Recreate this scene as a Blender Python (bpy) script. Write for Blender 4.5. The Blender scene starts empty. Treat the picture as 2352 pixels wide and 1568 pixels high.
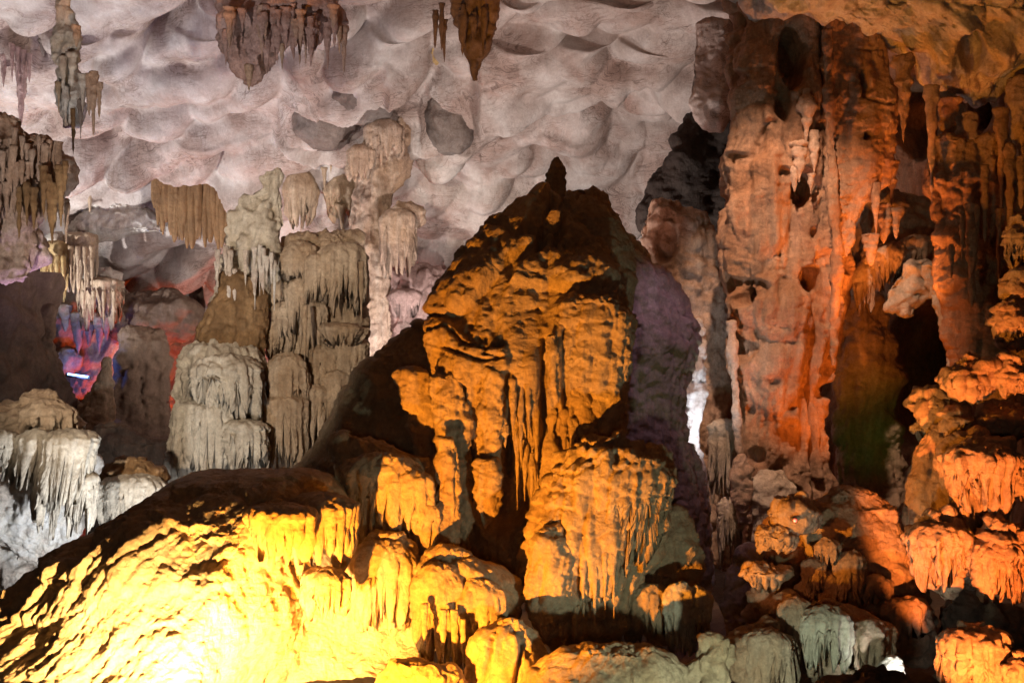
import bpy, math, random
import numpy as np

# ------------------------------------------------------------------ frame, camera, exposure, lamps
sc = bpy.context.scene
K = 0.45 / 1176.0            # metres across per unit of picture width, one metre away (40 mm lens)
CZ = 4.0                     # eye height above the cave's datum


def P(u, v, Y):
    return np.array([(u - 1176) * K * Y, Y, CZ + (784 - v) * K * Y], dtype=np.float64)


cam_d = bpy.data.cameras.new("camera")
cam_d.lens = 40.0
cam_d.sensor_width = 36.0
cam_d.clip_start = 0.05
cam_d.clip_end = 300
cam = bpy.data.objects.new("camera", cam_d)
cam.location = (0, 0, CZ)
cam.rotation_euler = (math.radians(90), 0, 0)
sc.collection.objects.link(cam)
sc.camera = cam

world = bpy.data.worlds.new("World")
sc.world = world
world.use_nodes = True
world.node_tree.nodes["Background"].inputs[0].default_value = (0.010, 0.0075, 0.006, 1)
world.node_tree.nodes["Background"].inputs[1].default_value = 0.6

sc.view_settings.view_transform = 'Standard'
sc.view_settings.look = 'None'
sc.view_settings.exposure = 0.0
sc.view_settings.gamma = 1.0
sc.view_settings.use_curve_mapping = False
sc.cycles.use_denoising = True
sc.cycles.denoising_prefilter = 'ACCURATE'
sc.cycles.max_bounces = 4
sc.cycles.diffuse_bounces = 3
sc.cycles.glossy_bounces = 2
sc.cycles.sample_clamp_indirect = 4.0


def lamp(name, pos, color, watts, target=None, cone=120, blend=0.6, radius=0.06):
    d = bpy.data.lights.new(name, 'SPOT' if target is not None else 'POINT')
    d.color = color
    d.energy = watts
    d.shadow_soft_size = radius
    o = bpy.data.objects.new(name, d)
    p = P(*pos)
    o.location = p
    if target is not None:
        d.spot_size = math.radians(cone)
        d.spot_blend = blend
        from mathutils import Vector
        o.rotation_euler = Vector(P(*target) - p).to_track_quat('-Z', 'Y').to_euler()
    sc.collection.objects.link(o)
    return o


# the show cave's floodlights, plus an added camera-side fill and an extra mound lamp
lamp("floodlight_amber", (600, 1765, 9.0), (1.0, 0.34, 0.026), 3200, (1050, 930, 12.5), 98, .35, .03)
lamp("extra_flood_yellow", (430, 1800, 8.6), (1.0, 0.56, 0.18), 5400, (400, 1700, 10.2), 100, .7, .05)  # extra lamp added beside the amber flood to overexpose the mound
lamp("floodlight_white_hall", (900, 1020, 24.5), (1.0, 0.90, 0.86), 1100, (850, 250, 29), 150, .5, .12)
lamp("floodlight_white_roof", (-330, 960, 25.0), (0.97, 0.93, 0.92), 4000, (660, -20, 28), 78, .55, .08)
lamp("floodlight_white_hall_right", (1200, 900, 20.5), (1.0, 0.84, 0.78), 1500, (1150, 350, 28), 150, .5, .12)
lamp("floodlight_pink_roof", (1290, 800, 17.0), (1.0, 0.48, 0.35), 420, (1400, 60, 24), 60, .9, .25)
lamp("floodlight_violet_roof", (70, 1010, 17.3), (0.70, 0.52, 1.0), 800, (200, 60, 25), 80, 1, .25)
lamp("floodlight_front_left", (-1500, 1500, 6.0), (1.0, 0.86, 0.80), 3300, (330, 150, 19), 46, .7, .15)
lamp("floodlight_column_left", (-6000, -500, 2.0), (1.0, 0.84, 0.66), 8200, (640, 760, 20), 27, .6, .15)
lamp("floodlight_white_left", (330, 1480, 13.4), (0.88, 0.93, 1.0), 720, (60, 1200, 15), 130, .8, .1)
lamp("floodlight_rust_right", (2230, 1900, 8.2), (1.0, 0.25, 0.042), 3300, (2300, 1200, 12.0), 37, .3, .04)
lamp("floodlight_rust_column", (2010, 1130, 16.6), (1.0, 0.22, 0.02), 330, (1880, 660, 18.5), 104, .8, .1)
lamp("floodlight_rust_blade", (2100, 850, 16.9), (1.0, 0.27, 0.04), 520, (1935, 320, 17.8), 84, .7, .1)
lamp("floodlight_peach_column", (1720, -380, 14.0), (1.0, 0.60, 0.40), 2700, (1800, 680, 18), 44, .7, .1)
lamp("floodlight_green", (1690, 1660, 9.2), (0.80, 0.95, 0.72), 150, (1600, 1130, 12), 140, .7, .05)
lamp("floodlight_rust_tips", (1600, 1330, 9.8), (1.0, 0.28, 0.06), 75, (1765, 1260, 11.6), 34, .4, .05)
lamp("floodlight_violet", (1690, 420, 14.0), (0.58, 0.40, 0.78), 100, (1530, 860, 15.6), 64, .8, .15)
lamp("spotlight_white_cleft", (1636, 1080, 16.4), (0.92, 0.93, 1.0), 160, (1598, 900, 17), 120, .8, .04)
lamp("spotlight_ember_recess", (400, 1010, 29.4), (1.0, 0.10, 0.004), 430, None)
lamp("spotlight_violet_recess", (440, 770, 30.2), (0.8, 0.25, 0.6), 12, None)
lamp("fill_behind_camera", (1176, 200, -3.0), (1.0, 0.66, 0.46), 240, (1176, 700, 14), 100, 1, .6)  # added fill from behind the camera, lifts the shadows

# ------------------------------------------------------------------ noise
_rng = np.random.RandomState(7)
_perm = _rng.permutation(4096).astype(np.int64)
_val = _rng.rand(4096).astype(np.float32)


_rot = np.array([[.611, -.676, .412], [.727, .683, .042], [-.310, .274, .910]], dtype=np.float32)


def vnoise(p, seed=0):
    p = np.asarray(p, dtype=np.float32) @ _rot + np.float32(seed * 17.37 + 500.0)
    ip = np.floor(p)
    f = p - ip
    ip = ip.astype(np.int64)
    f = f * f * (3 - 2 * f)

    def h(x, y, z):
        return _val[_perm[(_perm[(_perm[x & 4095] + y) & 4095] + z) & 4095]]
    x, y, z = ip[..., 0], ip[..., 1], ip[..., 2]
    fx, fy, fz = f[..., 0], f[..., 1], f[..., 2]
    a = h(x, y, z) * (1 - fx) + h(x + 1, y, z) * fx
    b = h(x, y + 1, z) * (1 - fx) + h(x + 1, y + 1, z) * fx
    c = h(x, y, z + 1) * (1 - fx) + h(x + 1, y, z + 1) * fx
    d = h(x, y + 1, z + 1) * (1 - fx) + h(x + 1, y + 1, z + 1) * fx
    a = a * (1 - fy) + b * fy
    c = c * (1 - fy) + d * fy
    return a * (1 - fz) + c * fz


def fbm(p, oct=3, seed=0, gain=.5):
    s, a, t = 0., 1., 0.
    for i in range(oct):
        s = s + a * vnoise(p * (2.03 ** i), seed + i)
        t += a
        a *= gain
    return s / t - .5


def billow(p, oct=2, seed=0):
    s, a, t = 0., 1., 0.
    for i in range(oct):
        s = s + a * np.abs(2 * vnoise(p * (2.1 ** i), seed + i) - 1)
        t += a
        a *= .45
    return s / t


def sstep(a, b, x):
    t = np.clip((x - a) / (b - a), 0, 1)
    return t * t * (3 - 2 * t)


# ------------------------------------------------------------------ sculpting helpers (relief on a formation's face)
def proj(V):
    y = np.maximum(V[..., 1], .1)
    return 1176 + V[..., 0] / (K * y), 784 - (V[..., 2] - CZ) / (K * y)


def seg_dist(u, v, pts):
    best = np.full(u.shape, 1e9)
    for (x0, y0), (x1, y1) in zip(pts[:-1], pts[1:]):
        dx, dy = x1 - x0, y1 - y0
        t = np.clip(((u - x0) * dx + (v - y0) * dy) / (dx * dx + dy * dy + 1e-9), 0, 1)
        best = np.minimum(best, np.hypot(u - x0 - t * dx, v - y0 - t * dy))
    return best


def inside(u, v, pts):
    c = np.zeros(u.shape, bool)
    for (x0, y0), (x1, y1) in zip(pts, pts[1:] + pts[:1]):
        cond = ((y0 > v) != (y1 > v))
        xi = (x1 - x0) * (v - y0) / ((y1 - y0) if abs(y1 - y0) > 1e-9 else 1e-9) + x0
        c ^= cond & (u < xi)
    return c


def sculpt(V, feats, seed=0):
    """metres to push each vertex outwards"""
    u, v = proj(V)
    w = fbm(V * 2.2, 3, seed + 50) * 26
    w2 = fbm(V * 2.2 + 31.7, 3, seed + 51) * 26
    uu, vv = u + w, v + w2
    out = np.zeros(u.shape)
    for f in feats:
        k = f[0]
        if k == 'line':
            _, pts, wd, h = f
            out += h * np.exp(-(seg_dist(uu, vv, pts) / wd) ** 2)
        elif k == 'poly':
            _, pts, h, e = f
            d = seg_dist(uu, vv, pts + pts[:1])
            d = np.where(inside(uu, vv, pts), d, -d)
            out += h * sstep(-e, e, d)
        elif k == 'blob':
            _, cu, cv, ru, rv, h = f
            d = np.clip(1 - ((uu - cu) / ru) ** 2 - ((vv - cv) / rv) ** 2, 0, 1)
            out += h * np.sqrt(d)
        elif k == 'lip':
            _, pts, hh, fall = f
            xs_, ys_ = [p[0] for p in pts], [p[1] for p in pts]
            t = np.interp(uu, xs_, ys_) - vv
            ends = sstep(xs_[0] - 40, xs_[0] + 15, uu) * (1 - sstep(xs_[-1] - 15, xs_[-1] + 40, uu))
            out += hh * sstep(-3, 6, t) * np.exp(-np.maximum(t, 0) / fall) * ends
        elif k == 'hole':
            _, cu, cv, ru, rv, h = f
            d = np.sqrt(((uu - cu) / ru) ** 2 + ((vv - cv) / rv) ** 2)
            out -= h * (1 - sstep(.75, 1.1, d))
    return out


def relief(V, specs, seed=0):
    d = np.zeros(V.shape[:-1])
    for i, s in enumerate(specs):
        k = s[0]
        sd = seed * 11 + i * 5
        if k == 'lump':
            d = d + 2 * s[1] * fbm(V / s[2], 3, sd)
        elif k == 'rough':
            d = d + s[1] * (billow(V / s[2], 3, sd) - .35) * 1.5
        elif k == 'flute':
            q = V / s[2]
            q = q + .5 * np.stack([fbm(V / (s[2] * 2.5), 2, sd + 70), fbm(V / (s[2] * 2.5) + 9, 2, sd + 71), q[..., 2] * 0], -1)
            q = q * np.array([1, 1, 1. / s[3]])
            d = d + s[1] * 1.6 * (np.sqrt(billow(q, 2, sd)) - .55)
        elif k == 'dir':
            _, amp, wl, dv, st = s
            dv = np.array(dv, float)
            dv /= np.linalg.norm(dv)
            al = V @ dv
            q = (V - al[..., None] * dv * (1 - 1. / st)) / wl
            d = d + amp * 1.6 * (np.sqrt(billow(q, 2, sd)) - .55)
        elif k == 'tier':
            _, amp, hh = s[:3]
            q = V / (hh * 1.1)
            q = q * np.array([1, 1, .15])
            ph = -V[..., 2] / hh + 1.5 * fbm(q, 2, sd) + .22 * np.sqrt(billow(V * np.array([1, 1, .2]) / (.3 * hh), 1, sd + 3))
            f = ph - np.floor(ph)
            f = np.where(f < .84, (f / .84) ** .6, ((1 - f) / .16))
            m = .35 + 1.1 * vnoise(V / (hh * 1.7), sd + 4)
            d = d + amp * (f - .55) * m
        elif k == 'pit':
            n = vnoise(V / s[2], sd)
            d = d - s[1] * sstep(.62, .8, n)
    return d


# ------------------------------------------------------------------ grids -> meshes
def normals(V, wrap):
    if wrap:
        dt = np.roll(V, -1, 1) - np.roll(V, 1, 1)
    else:
        dt = np.gradient(V, axis=1)
    ds = np.gradient(V, axis=0)
    n = np.cross(dt, ds)
    n /= np.linalg.norm(n, axis=-1, keepdims=True) + 1e-9
    return n


def mesh_of(name, grids):
    vs, fs, off = [], [], 0
    for V, wrap in grids:
        n, m = V.shape[:2]
        vs.append(V.reshape(-1, 3))
        idx = np.arange(n * m).reshape(n, m) + off
        if wrap:
            idx = np.concatenate([idx, idx[:, :1]], 1)
        q = np.stack([idx[:-1, :-1], idx[1:, :-1], idx[1:, 1:], idx[:-1, 1:]], -1).reshape(-1, 4)
        fs.append(q)
        off += n * m
    vs = np.concatenate(vs).astype(np.float32)
    fs = np.concatenate(fs).astype(np.int32)
    me = bpy.data.meshes.new(name)
    me.vertices.add(len(vs))
    me.vertices.foreach_set("co", vs.ravel())
    me.loops.add(fs.size)
    me.loops.foreach_set("vertex_index", fs.ravel())
    me.polygons.add(len(fs))
    me.polygons.foreach_set("loop_start", np.arange(0, fs.size, 4, dtype=np.int32))
    me.polygons.foreach_set("loop_total", np.full(len(fs), 4, np.int32))
    me.polygons.foreach_set("use_smooth", np.ones(len(fs), bool))
    me.update(calc_edges=True)
    me.validate()
    return me


def thing(name, label, cat, base, group=None):
    o = bpy.data.objects.new(name, None)
    o.empty_display_size = .2
    o.location = P(*base)
    o['label'] = label
    o['category'] = cat
    if group:
        o['group'] = group
    sc.collection.objects.link(o)
    return o


def origin_of(o):
    p = np.array(o.location, float)
    while o.parent is not None:
        o = o.parent
        p = p + np.array(o.location, float)
    return p


def part(name, grids, mat, parent=None, label=None, kind=None):
    if not isinstance(grids, list):
        grids = [grids]
    if parent is not None:
        b = origin_of(parent)
    else:
        a = np.concatenate([g[0].reshape(-1, 3) for g in grids])
        b = np.array([a[:, 0].mean(), a[:, 1].mean(), a[:, 2].min()])
        if kind == 'structure':
            b = np.zeros(3)
    me = mesh_of(name, [(g[0] - b, g[1]) for g in grids])
    me.materials.append(mat)
    o = bpy.data.objects.new(name, me)
    if parent is not None:
        o.parent = parent
    else:
        o.location = b
    if label:
        o['label'] = label
    if kind:
        o['kind'] = kind
    sc.collection.objects.link(o)
    return o


def solo(name, label, cat, grids, mat, group=None):
    o = part(name, grids, mat, None, label)
    o['category'] = cat
    if group:
        o['group'] = group
    return o


def smooth1(a, n):
    if n < 2:
        return a
    k = np.hanning(n + 2)[1:-1]
    k /= k.sum()
    ap = np.concatenate([np.full(n, a[0]), a, np.full(n, a[-1])])
    return np.convolve(ap, k, 'same')[n:-n]


def flow(prof, Y, dep=.85, seed=0, sp=3.2, pw=1.0, specs=(), feats=(), cap=.35, capb=.15, back=.22, specs2=None, fine=1.0, soft=22., smooth=18, lean=None):
    """a formation turned round an upright axis: rows of (v, left u, right u), real depth dep x its half width"""
    prof = sorted(prof)
    a = np.array(prof, float)
    v0, v1 = a[0, 0], a[-1, 0]
    ns = max(14, int((v1 - v0) / sp))
    vv = np.linspace(v0, v1, ns)
    k = max(1, int(smooth / max((v1 - v0) / ns, .1)))
    L = smooth1(np.interp(vv, a[:, 0], a[:, 1]), k)
    R = smooth1(np.interp(vv, a[:, 0], a[:, 2]), k)
    cx, r = (L + R) / 2, np.maximum((R - L) / 2, .5)
    # rounded caps
    nc = max(3, int(r[0] / sp))
    f = np.linspace(0.02, 1, nc + 1)[:-1]
    top_r = r[0] * np.sin(f * math.pi / 2)
    top_v = v0 - r[0] * cap * np.cos(f * math.pi / 2)
    nb = max(2, int(r[-1] / sp / 2))
    g = np.linspace(1, 0.02, nb + 1)[1:]
    bot_r = r[-1] * np.sin(g * math.pi / 2)
    bot_v = v1 + r[-1] * capb * np.cos(g * math.pi / 2)
    vv = np.concatenate([top_v, vv, bot_v])
    cx = np.concatenate([np.full(nc, cx[0]), cx, np.full(nb, cx[-1])])
    r = np.concatenate([top_r, r, bot_r])
    nf = max(10, int(r.max() * 1.57 * 1.25 / sp))
    nbk = max(6, int(nf * back))
    th = np.concatenate([np.linspace(0, math.pi, nf, endpoint=False), np.linspace(math.pi, 2 * math.pi, nbk, endpoint=False)])
    c, s = np.cos(th), np.sin(th)
    c = np.sign(c) * np.abs(c) ** pw
    s = np.sign(s) * np.abs(s) ** pw
    Yc = Y + (lean[0] * np.maximum(lean[1] - vv[:, None], 0) ** 1.15 * K * Y if lean else 0 * vv[:, None])
    X = (cx[:, None] + r[:, None] * c[None] - 1176) * K * Yc
    D = Yc - dep * r[:, None] * K * Y * s[None]
    Z = CZ + (784 - vv[:, None] + 0 * c[None]) * K * Yc
    V = np.stack([X, D, Z], -1)
    specs = list(specs) + ([('rough', .0015 * Y * fine, .0042 * Y), ('rough', .0028 * Y * fine, .012 * Y)] if fine else [])
    n = normals(V, True)
    ax = np.stack([(cx - 1176) * K * Yc[:, 0], Yc[:, 0], Z[:, 0]], -1)[:, None]
    if np.mean(np.sum(n * (V - ax), -1)) < 0:
        n = -n
    m = np.minimum(1, r / soft)[:, None]
    d = relief(V, specs, seed) * (.25 + .75 * m)
    if specs2:
        d = d + m * sstep(specs2[0] + 60, specs2[0] - 60, vv)[:, None] * relief(V, specs2[1], seed + 3)
    if feats:
        d = d + (.4 + .6 * m) * sculpt(V, feats, seed) * sstep(-.05, .35, -n[..., 1])
    V = V + n * d[..., None]
    return V, True


def rock(u0, u1, v0, v1, Y, dep=.9, seed=0, specs=None, **kw):
    h = (v1 - v0)
    rows = []
    rs = np.random.RandomState(seed + 100)
    j = (rs.rand(12) - .5) * .16
    for i, t in enumerate(np.linspace(.02, .98, 11)):
        w = math.sqrt(1 - (2 * t - 1) ** 2) ** .8
        c = (u0 + u1) / 2 + j[i] * (u1 - u0) * .5
        rows.append((v0 + t * h, c - w * (u1 - u0) / 2, c + w * (u1 - u0) / 2))
    if specs is None:
        q = (u1 - u0) * K * Y
        specs = [('lump', q * .10, q * .35), ('rough', q * .04, q * .12)]
    return flow(rows, Y, dep, seed, specs=specs, cap=.1, capb=.1, **kw)


def tier(u, v_top, v_rim, v_bot, w, Y, dep=.8, n=18, seed=0, flu=.16, taper=.25, rag=.45, sp=3.0, lean=0., specs=(), square=1.0, pinch=.3):
    """a capped fringe: domed top, a rim, then hanging drips of unequal length"""
    rs = np.random.RandomState(seed + 1)
    nf = max(40, int(w * 1.57 * 2 / sp))
    th = np.linspace(0, 2 * math.pi, int(nf * 1.35), endpoint=False)
    n = int(n * 1.7)
    q_m = w * K * Y
    specs = list(specs) + [('lump', .13 * q_m, q_m * .8), ('flute', .035 * q_m + .01, .10 * q_m + .03, 8), ('rough', .015, .07)]
    b = np.cumsum(rs.rand(n) ** 1.3 + .25)
    b = np.concatenate([[0], b / b[-1]]) * 2 * math.pi
    idx = np.clip(np.searchsorted(b, th, side='right') - 1, 0, n - 1)
    ph = 2 * (th - b[idx]) / (b[idx + 1] - b[idx]) - 1
    ln = 1 - rag * rs.rand(n) ** 1.2
    am = .5 + .8 * rs.rand(n)
    wn = (b[1:] - b[:-1]) / (2 * math.pi / n)
    dom = np.sqrt(np.clip(1 - ph ** 2, 0, 1))
    Lth = ln[idx] * (1 - .75 * np.abs(ph) ** 1.7)
    nd = max(6, int((v_rim - v_top + w * .6) / sp / 1.3))
    nb = max(10, int((v_bot - v_rim) / sp))
    c, s = np.cos(th), np.sin(th)
    c = np.sign(c) * np.abs(c) ** square
    s = np.sign(s) * np.abs(s) ** square
    rows_r, rows_v = [], []
    edge = dom * am[idx] * np.minimum(wn[idx], 1.6)
    for q in np.linspace(.03, 1, nd):
        a = q * math.pi / 2
        rr = math.sin(a)
        rows_r.append(rr * (1 + flu * .7 * sstep(.55, 1, q) * (edge - .6)))
        rows_v.append(np.full_like(th, v_rim - (v_rim - v_top) * math.cos(a)) + 0 * th)
    for t in np.linspace(0, 1, nb)[1:]:
        rr = (1 - taper * t - pinch * max(0, t - .75) ** 1.5 * 4) * (1 + flu * (.6 + .5 * t) * (edge - .6))
        rows_r.append(rr + 0 * th)
        rows_v.append(v_rim + (v_bot - v_rim) * t * (Lth * sstep(0, .5, t) + (1 - sstep(0, .5, t)) * .8))
    vl = rows_v[-1]
    rows_r.append(rows_r[-1] * .8)
    rows_v.append(vl + 1.)
    rows_r.append(np.full_like(th, .45 * (1 - taper)))
    rows_v.append(np.full_like(th, v_rim + (v_bot - v_rim) * .35))
    rows_r.append(np.full_like(th, .02))
    rows_v.append(np.full_like(th, v_rim + (v_bot - v_rim) * .3))
    r = np.array(rows_r) * w
    vv = np.array(rows_v)
    X = (u + r * c + lean * (vv - v_rim) - 1176) * K * Y
    D = Y - dep * r * s * K * Y
    Z = CZ + (784 - vv) * K * Y
    V = np.stack([X, D, Z], -1)
    if specs:
        n_ = normals(V, True)
        ax = np.stack([(u + 0 * vv - 1176) * K * Y, np.full_like(vv, Y), Z], -1)
        if np.mean(np.sum(n_ * (V - ax), -1)) < 0:
            n_ = -n_
        V[:-3] = V[:-3] + n_[:-3] * relief(V[:-3], specs, seed)[..., None]
    return V, True


def spike(u, v0, v1, w, Y, seed=0, sp=3.2, bend=0., knot=.12, dep=.9, specs=None, tip=.9, belly=0.):
    """one hanging stalactite; swap v0 and v1 to stand it up"""
    rs = np.random.RandomState(seed)
    a, b = min(v0, v1), max(v0, v1)
    rows = []
    tj = .75 + .7 * rs.rand()
    n = 14
    for i in range(n + 1):
        t = i / n
        q = t if v1 > v0 else 1 - t
        r = .85 * w * ((1 - q) ** (tip * tj) * .92 + .08 * (1 - q)) * (1 + knot * (rs.rand() - .5) * 2) + .6
        r *= 1 + belly * math.sin(math.pi * min(1, q * 1.3))
        c = u + bend * (q ** 1.5) * w
        rows.append((a + (b - a) * t, c - r, c + r))
    if specs is None:
        m = w * K * Y
        specs = [('flute', m * .22, m * .9, 6), ('lump', m * .12, m * 1.2)]
    return flow(rows, Y, dep, seed, sp=sp, specs=specs, cap=.15, capb=.3, smooth=8, back=.5, lean=(.16, v0 + .4 * (v1 - v0)) if v1 > v0 else None)


# ------------------------------------------------------------------ materials
def limestone(name, c1, c2, c3, scale=.7, streak=.5, bump=.5, rough=.62, fine=1.0, veins=0., dark=None, spec=.3, mott=.55):
    m = bpy.data.materials.new(name)
    m.use_nodes = True
    nt = m.node_tree
    N, Lk = nt.nodes, nt.links
    bs = N["Principled BSDF"]
    bs.inputs["Specular IOR Level"].default_value = spec
    geo = N.new("ShaderNodeNewGeometry")

    def mapping(sx, sy, sz):
        mp = N.new("ShaderNodeMapping")
        mp.inputs["Scale"].default_value = (sx, sy, sz)
        Lk.new(geo.outputs["Position"], mp.inputs["Vector"])
        return mp.outputs[0]

    def noise(vec, s, det, ro=.55, dist=0.):
        n = N.new("ShaderNodeTexNoise")
        n.inputs["Scale"].default_value = s
        n.inputs["Detail"].default_value = det
        n.inputs["Roughness"].default_value = ro
        n.inputs["Distortion"].default_value = dist
        Lk.new(vec, n.inputs["Vector"])
        return n.outputs["Fac"]

    def ramp(f, a, b):
        r = N.new("ShaderNodeMapRange")
        r.inputs[1].default_value = a
        r.inputs[2].default_value = b
        r.clamp = True
        Lk.new(f, r.inputs[0])
        return r.outputs[0]

    def mix(f, a, b, mode='MIX'):
        x = N.new("ShaderNodeMix")
        x.data_type = 'RGBA'
        x.blend_type = mode
        for sock, val in ((x.inputs[0], f), (x.inputs[6], a), (x.inputs[7], b)):
            if isinstance(val, (int, float)):
                sock.default_value = val
            elif isinstance(val, tuple):
                sock.default_value = (*val, 1)
            else:
                Lk.new(val, sock)
        return x.outputs[2]

    def math_(op, a, b):
        x = N.new("ShaderNodeMath")
        x.operation = op
        for sock, val in ((x.inputs[0], a), (x.inputs[1], b)):
            if isinstance(val, (int, float)):
                sock.default_value = val
            else:
                Lk.new(val, sock)
        return x.outputs[0]

    iso = mapping(1, 1, 1)
    col = mix(ramp(noise(iso, scale, 6, .6, .4), .38, .62), c1, c2)
    st = mapping(1, 1, .12)
    sfac = math_('MULTIPLY', ramp(noise(st, 3.2, 5, .65, .2), .45, .68), streak)
    col = mix(sfac, col, c3)
    if dark is not None:
        dfac = ramp(noise(iso, scale * 2.3, 8, .7, .6), .56, .70)
        col = mix(math_('MULTIPLY', dfac, .8), col, dark)
    sp_ = ramp(noise(iso, 26, 6, .7), .3, .7)
    md_ = ramp(noise(iso, 3.1, 10, .72, .8), .36, .66)
    col = mix(mott, col, mix(md_, (.30, .27, .25), (.66, .66, .66)), 'OVERLAY')
    fl_ = ramp(noise(mapping(1, 1, .09), 11, 7, .7), .40, .62)
    col = mix(.3 * streak + .12, col, mix(fl_, (.30, .28, .26), (.62, .62, .62)), 'OVERLAY')
    col = mix(mott, col, mix(sp_, (.35, .35, .35), (.8, .8, .8)), 'OVERLAY')
    height = math_('ADD', math_('MULTIPLY', noise(iso, 6, 12, .74), .7), math_('MULTIPLY', noise(mapping(1, 1, .14), 9, 6, .6), .35 * streak + .1))
    if veins > 0:
        va = N.new("ShaderNodeVectorMath")
        va.operation = 'MULTIPLY_ADD'
        Lk.new(geo.outputs["Normal"], va.inputs[0])
        va.inputs[1].default_value = (.35, .35, .35)
        Lk.new(geo.outputs["Position"], va.inputs[2])
        vpos = va.outputs[0]
        for (sx, sy, sz, s, wdt) in ((.35, .35, 2.8, 1.4, .020), (.6, .6, 4.2, 2.0, .020), (1.6, 1.2, .8, .8, .007)):
            mpv = N.new("ShaderNodeMapping")
            mpv.inputs["Scale"].default_value = (sx, sy, sz)
            Lk.new(vpos, mpv.inputs["Vector"])
            nz = noise(mpv.outputs[0], s, 3.5, .6, .8)
            line = math_('ABSOLUTE', math_('SUBTRACT', nz, .5), 0.)
            lf = ramp(line, wdt, 0.)
            br = ramp(noise(iso, .8, 3, .5), .42, .6)
            lf = math_('MULTIPLY', math_('MULTIPLY', lf, br), veins)
            col = mix(lf, col, (.10, .06, .045))
    Lk.new(col, bs.inputs["Base Color"])
    bp = N.new("ShaderNodeBump")
    bp.inputs["Strength"].default_value = min(1., bump * 1.5)
    bp.inputs["Distance"].default_value = .13 * fine
    Lk.new(height, bp.inputs["Height"])
    Lk.new(bp.outputs[0], bs.inputs["Normal"])
    rr = N.new("ShaderNodeMapRange")
    rr.inputs[3].default_value = rough - .14
    rr.inputs[4].default_value = rough + .2
    Lk.new(sp_, rr.inputs[0])
    Lk.new(rr.outputs[0], bs.inputs["Roughness"])
    return m


def glow(name, color, strength):
    m = bpy.data.materials.new(name)
    m.use_nodes = True
    b = m.node_tree.nodes["Principled BSDF"]
    b.inputs["Base Color"].default_value = (.8, .8, .8, 1)
    b.inputs["Emission Color"].default_value = (*color, 1)
    b.inputs["Emission Strength"].default_value = strength
    return m


M_roof = limestone("pale_scalloped_limestone", (.54, .50, .47), (.37, .28, .24), (.50, .47, .42), .8, .15, .4, .7, veins=.6, mott=.28)
M_rosy = limestone("rosy_limestone", (.46, .33, .27), (.38, .26, .20), (.48, .38, .32), .5, .2, .4, .7, veins=.5)
M_grey = limestone("grey_limestone", (.15, .13, .12), (.21, .17, .145), (.13, .11, .095), .6, .3, .4, .65, veins=.4)
M_amber = limestone("tan_flowstone", (.50, .40, .28), (.43, .32, .20), (.52, .43, .31), .8, .3, .6, .6)
M_stal = limestone("brown_tan_flowstone", (.46, .36, .25), (.36, .26, .16), (.48, .38, .27), .7, .4, .65, .6)
M_pale = limestone("pale_flowstone", (.50, .45, .36), (.40, .34, .26), (.55, .51, .43), .8, .6, .5, .6)
M_white = limestone("white_calcite", (.62, .60, .56), (.52, .44, .36), (.66, .64, .6), .9, .3, .8, .6, dark=(.25, .18, .13))
M_tan = limestone("tan_dripstone", (.44, .34, .24), (.34, .24, .15), (.48, .39, .29), .9, .7, .55, .6)
M_brown = limestone("brown_dripstone", (.25, .145, .065), (.17, .10, .045), (.34, .22, .11), .9, .8, .55, .58)
M_ochre = limestone("ochre_dripstone", (.46, .33, .15), (.36, .24, .10), (.50, .38, .20), .9, .8, .5, .58)
M_peach = limestone("peach_dripstone", (.52, .38, .29), (.45, .31, .21), (.58, .50, .42), 1.0, .6, .6, .6, dark=(.2, .13, .09))
M_pink = limestone("pink_rough_calcite", (.52, .36, .33), (.42, .29, .26), (.56, .44, .42), 1.2, .3, .9, .65, dark=(.18, .14, .12))
M_rust = limestone("rusty_flowstone", (.44, .29, .19), (.36, .20, .11), (.48, .33, .23), .55, .7, .8, .55, dark=(.14, .09, .06))
M_rustlight = limestone("rusty_pale_flowstone", (.46, .35, .26), (.42, .26, .16), (.50, .40, .31), .8, .5, .7, .55)
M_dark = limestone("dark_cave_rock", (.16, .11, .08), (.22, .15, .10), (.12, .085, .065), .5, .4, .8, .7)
M_unlit = limestone("unlit_black_limestone", (.028, .022, .018), (.04, .03, .024), (.02, .016, .014), .6, .3, .8, .7)  # near-black base colour paints in the shade of the unlit chasm
M_floor = limestone("dark_cave_earth", (.12, .085, .06), (.16, .11, .075), (.10, .07, .05), .6, .2, .8, .75)
M_sheen = limestone("wet_white_calcite", (.60, .58, .56), (.48, .44, .42), (.64, .62, .6), 1., .8, .8, .35, spec=.6)

#%%BODY
# ------------------------------------------------------------------ the cave itself
def pillows(q, seed, rmin=.66, rmax=1.12):
    """overlapping rounded scallops over the plane q (N,2), cell size 1: height 0..1"""
    ip = np.floor(q).astype(np.int64)
    best = np.zeros(q.shape[:-1])
    for dx in (-1, 0, 1):
        for dy in (-1, 0, 1):
            cx, cy = ip[..., 0] + dx, ip[..., 1] + dy
            h = _perm[(_perm[(cx + seed * 57) & 4095] + cy) & 4095]
            jx, jy = _val[h], _val[(h + 911) & 4095]
            rr = rmin + (rmax - rmin) * _val[(h + 1733) & 4095]
            am = .35 + .65 * _val[(h + 2711) & 4095]
            ex = .8 + .7 * _val[(h + 3307) & 4095]
            ddx, ddy = (q[..., 0] - cx - jx) / (rr * ex), (q[..., 1] - cy - jy) / rr
            ddy = ddy + .3 * ddx
            d = ddx ** 2 + ddy ** 2
            # each scallop swells towards its lower rim
            best = best + (am * np.clip(1 - d, 0, 1) ** .62 * (1 + .12 * ddy)) ** 9
    return best ** (1. / 9)


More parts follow.
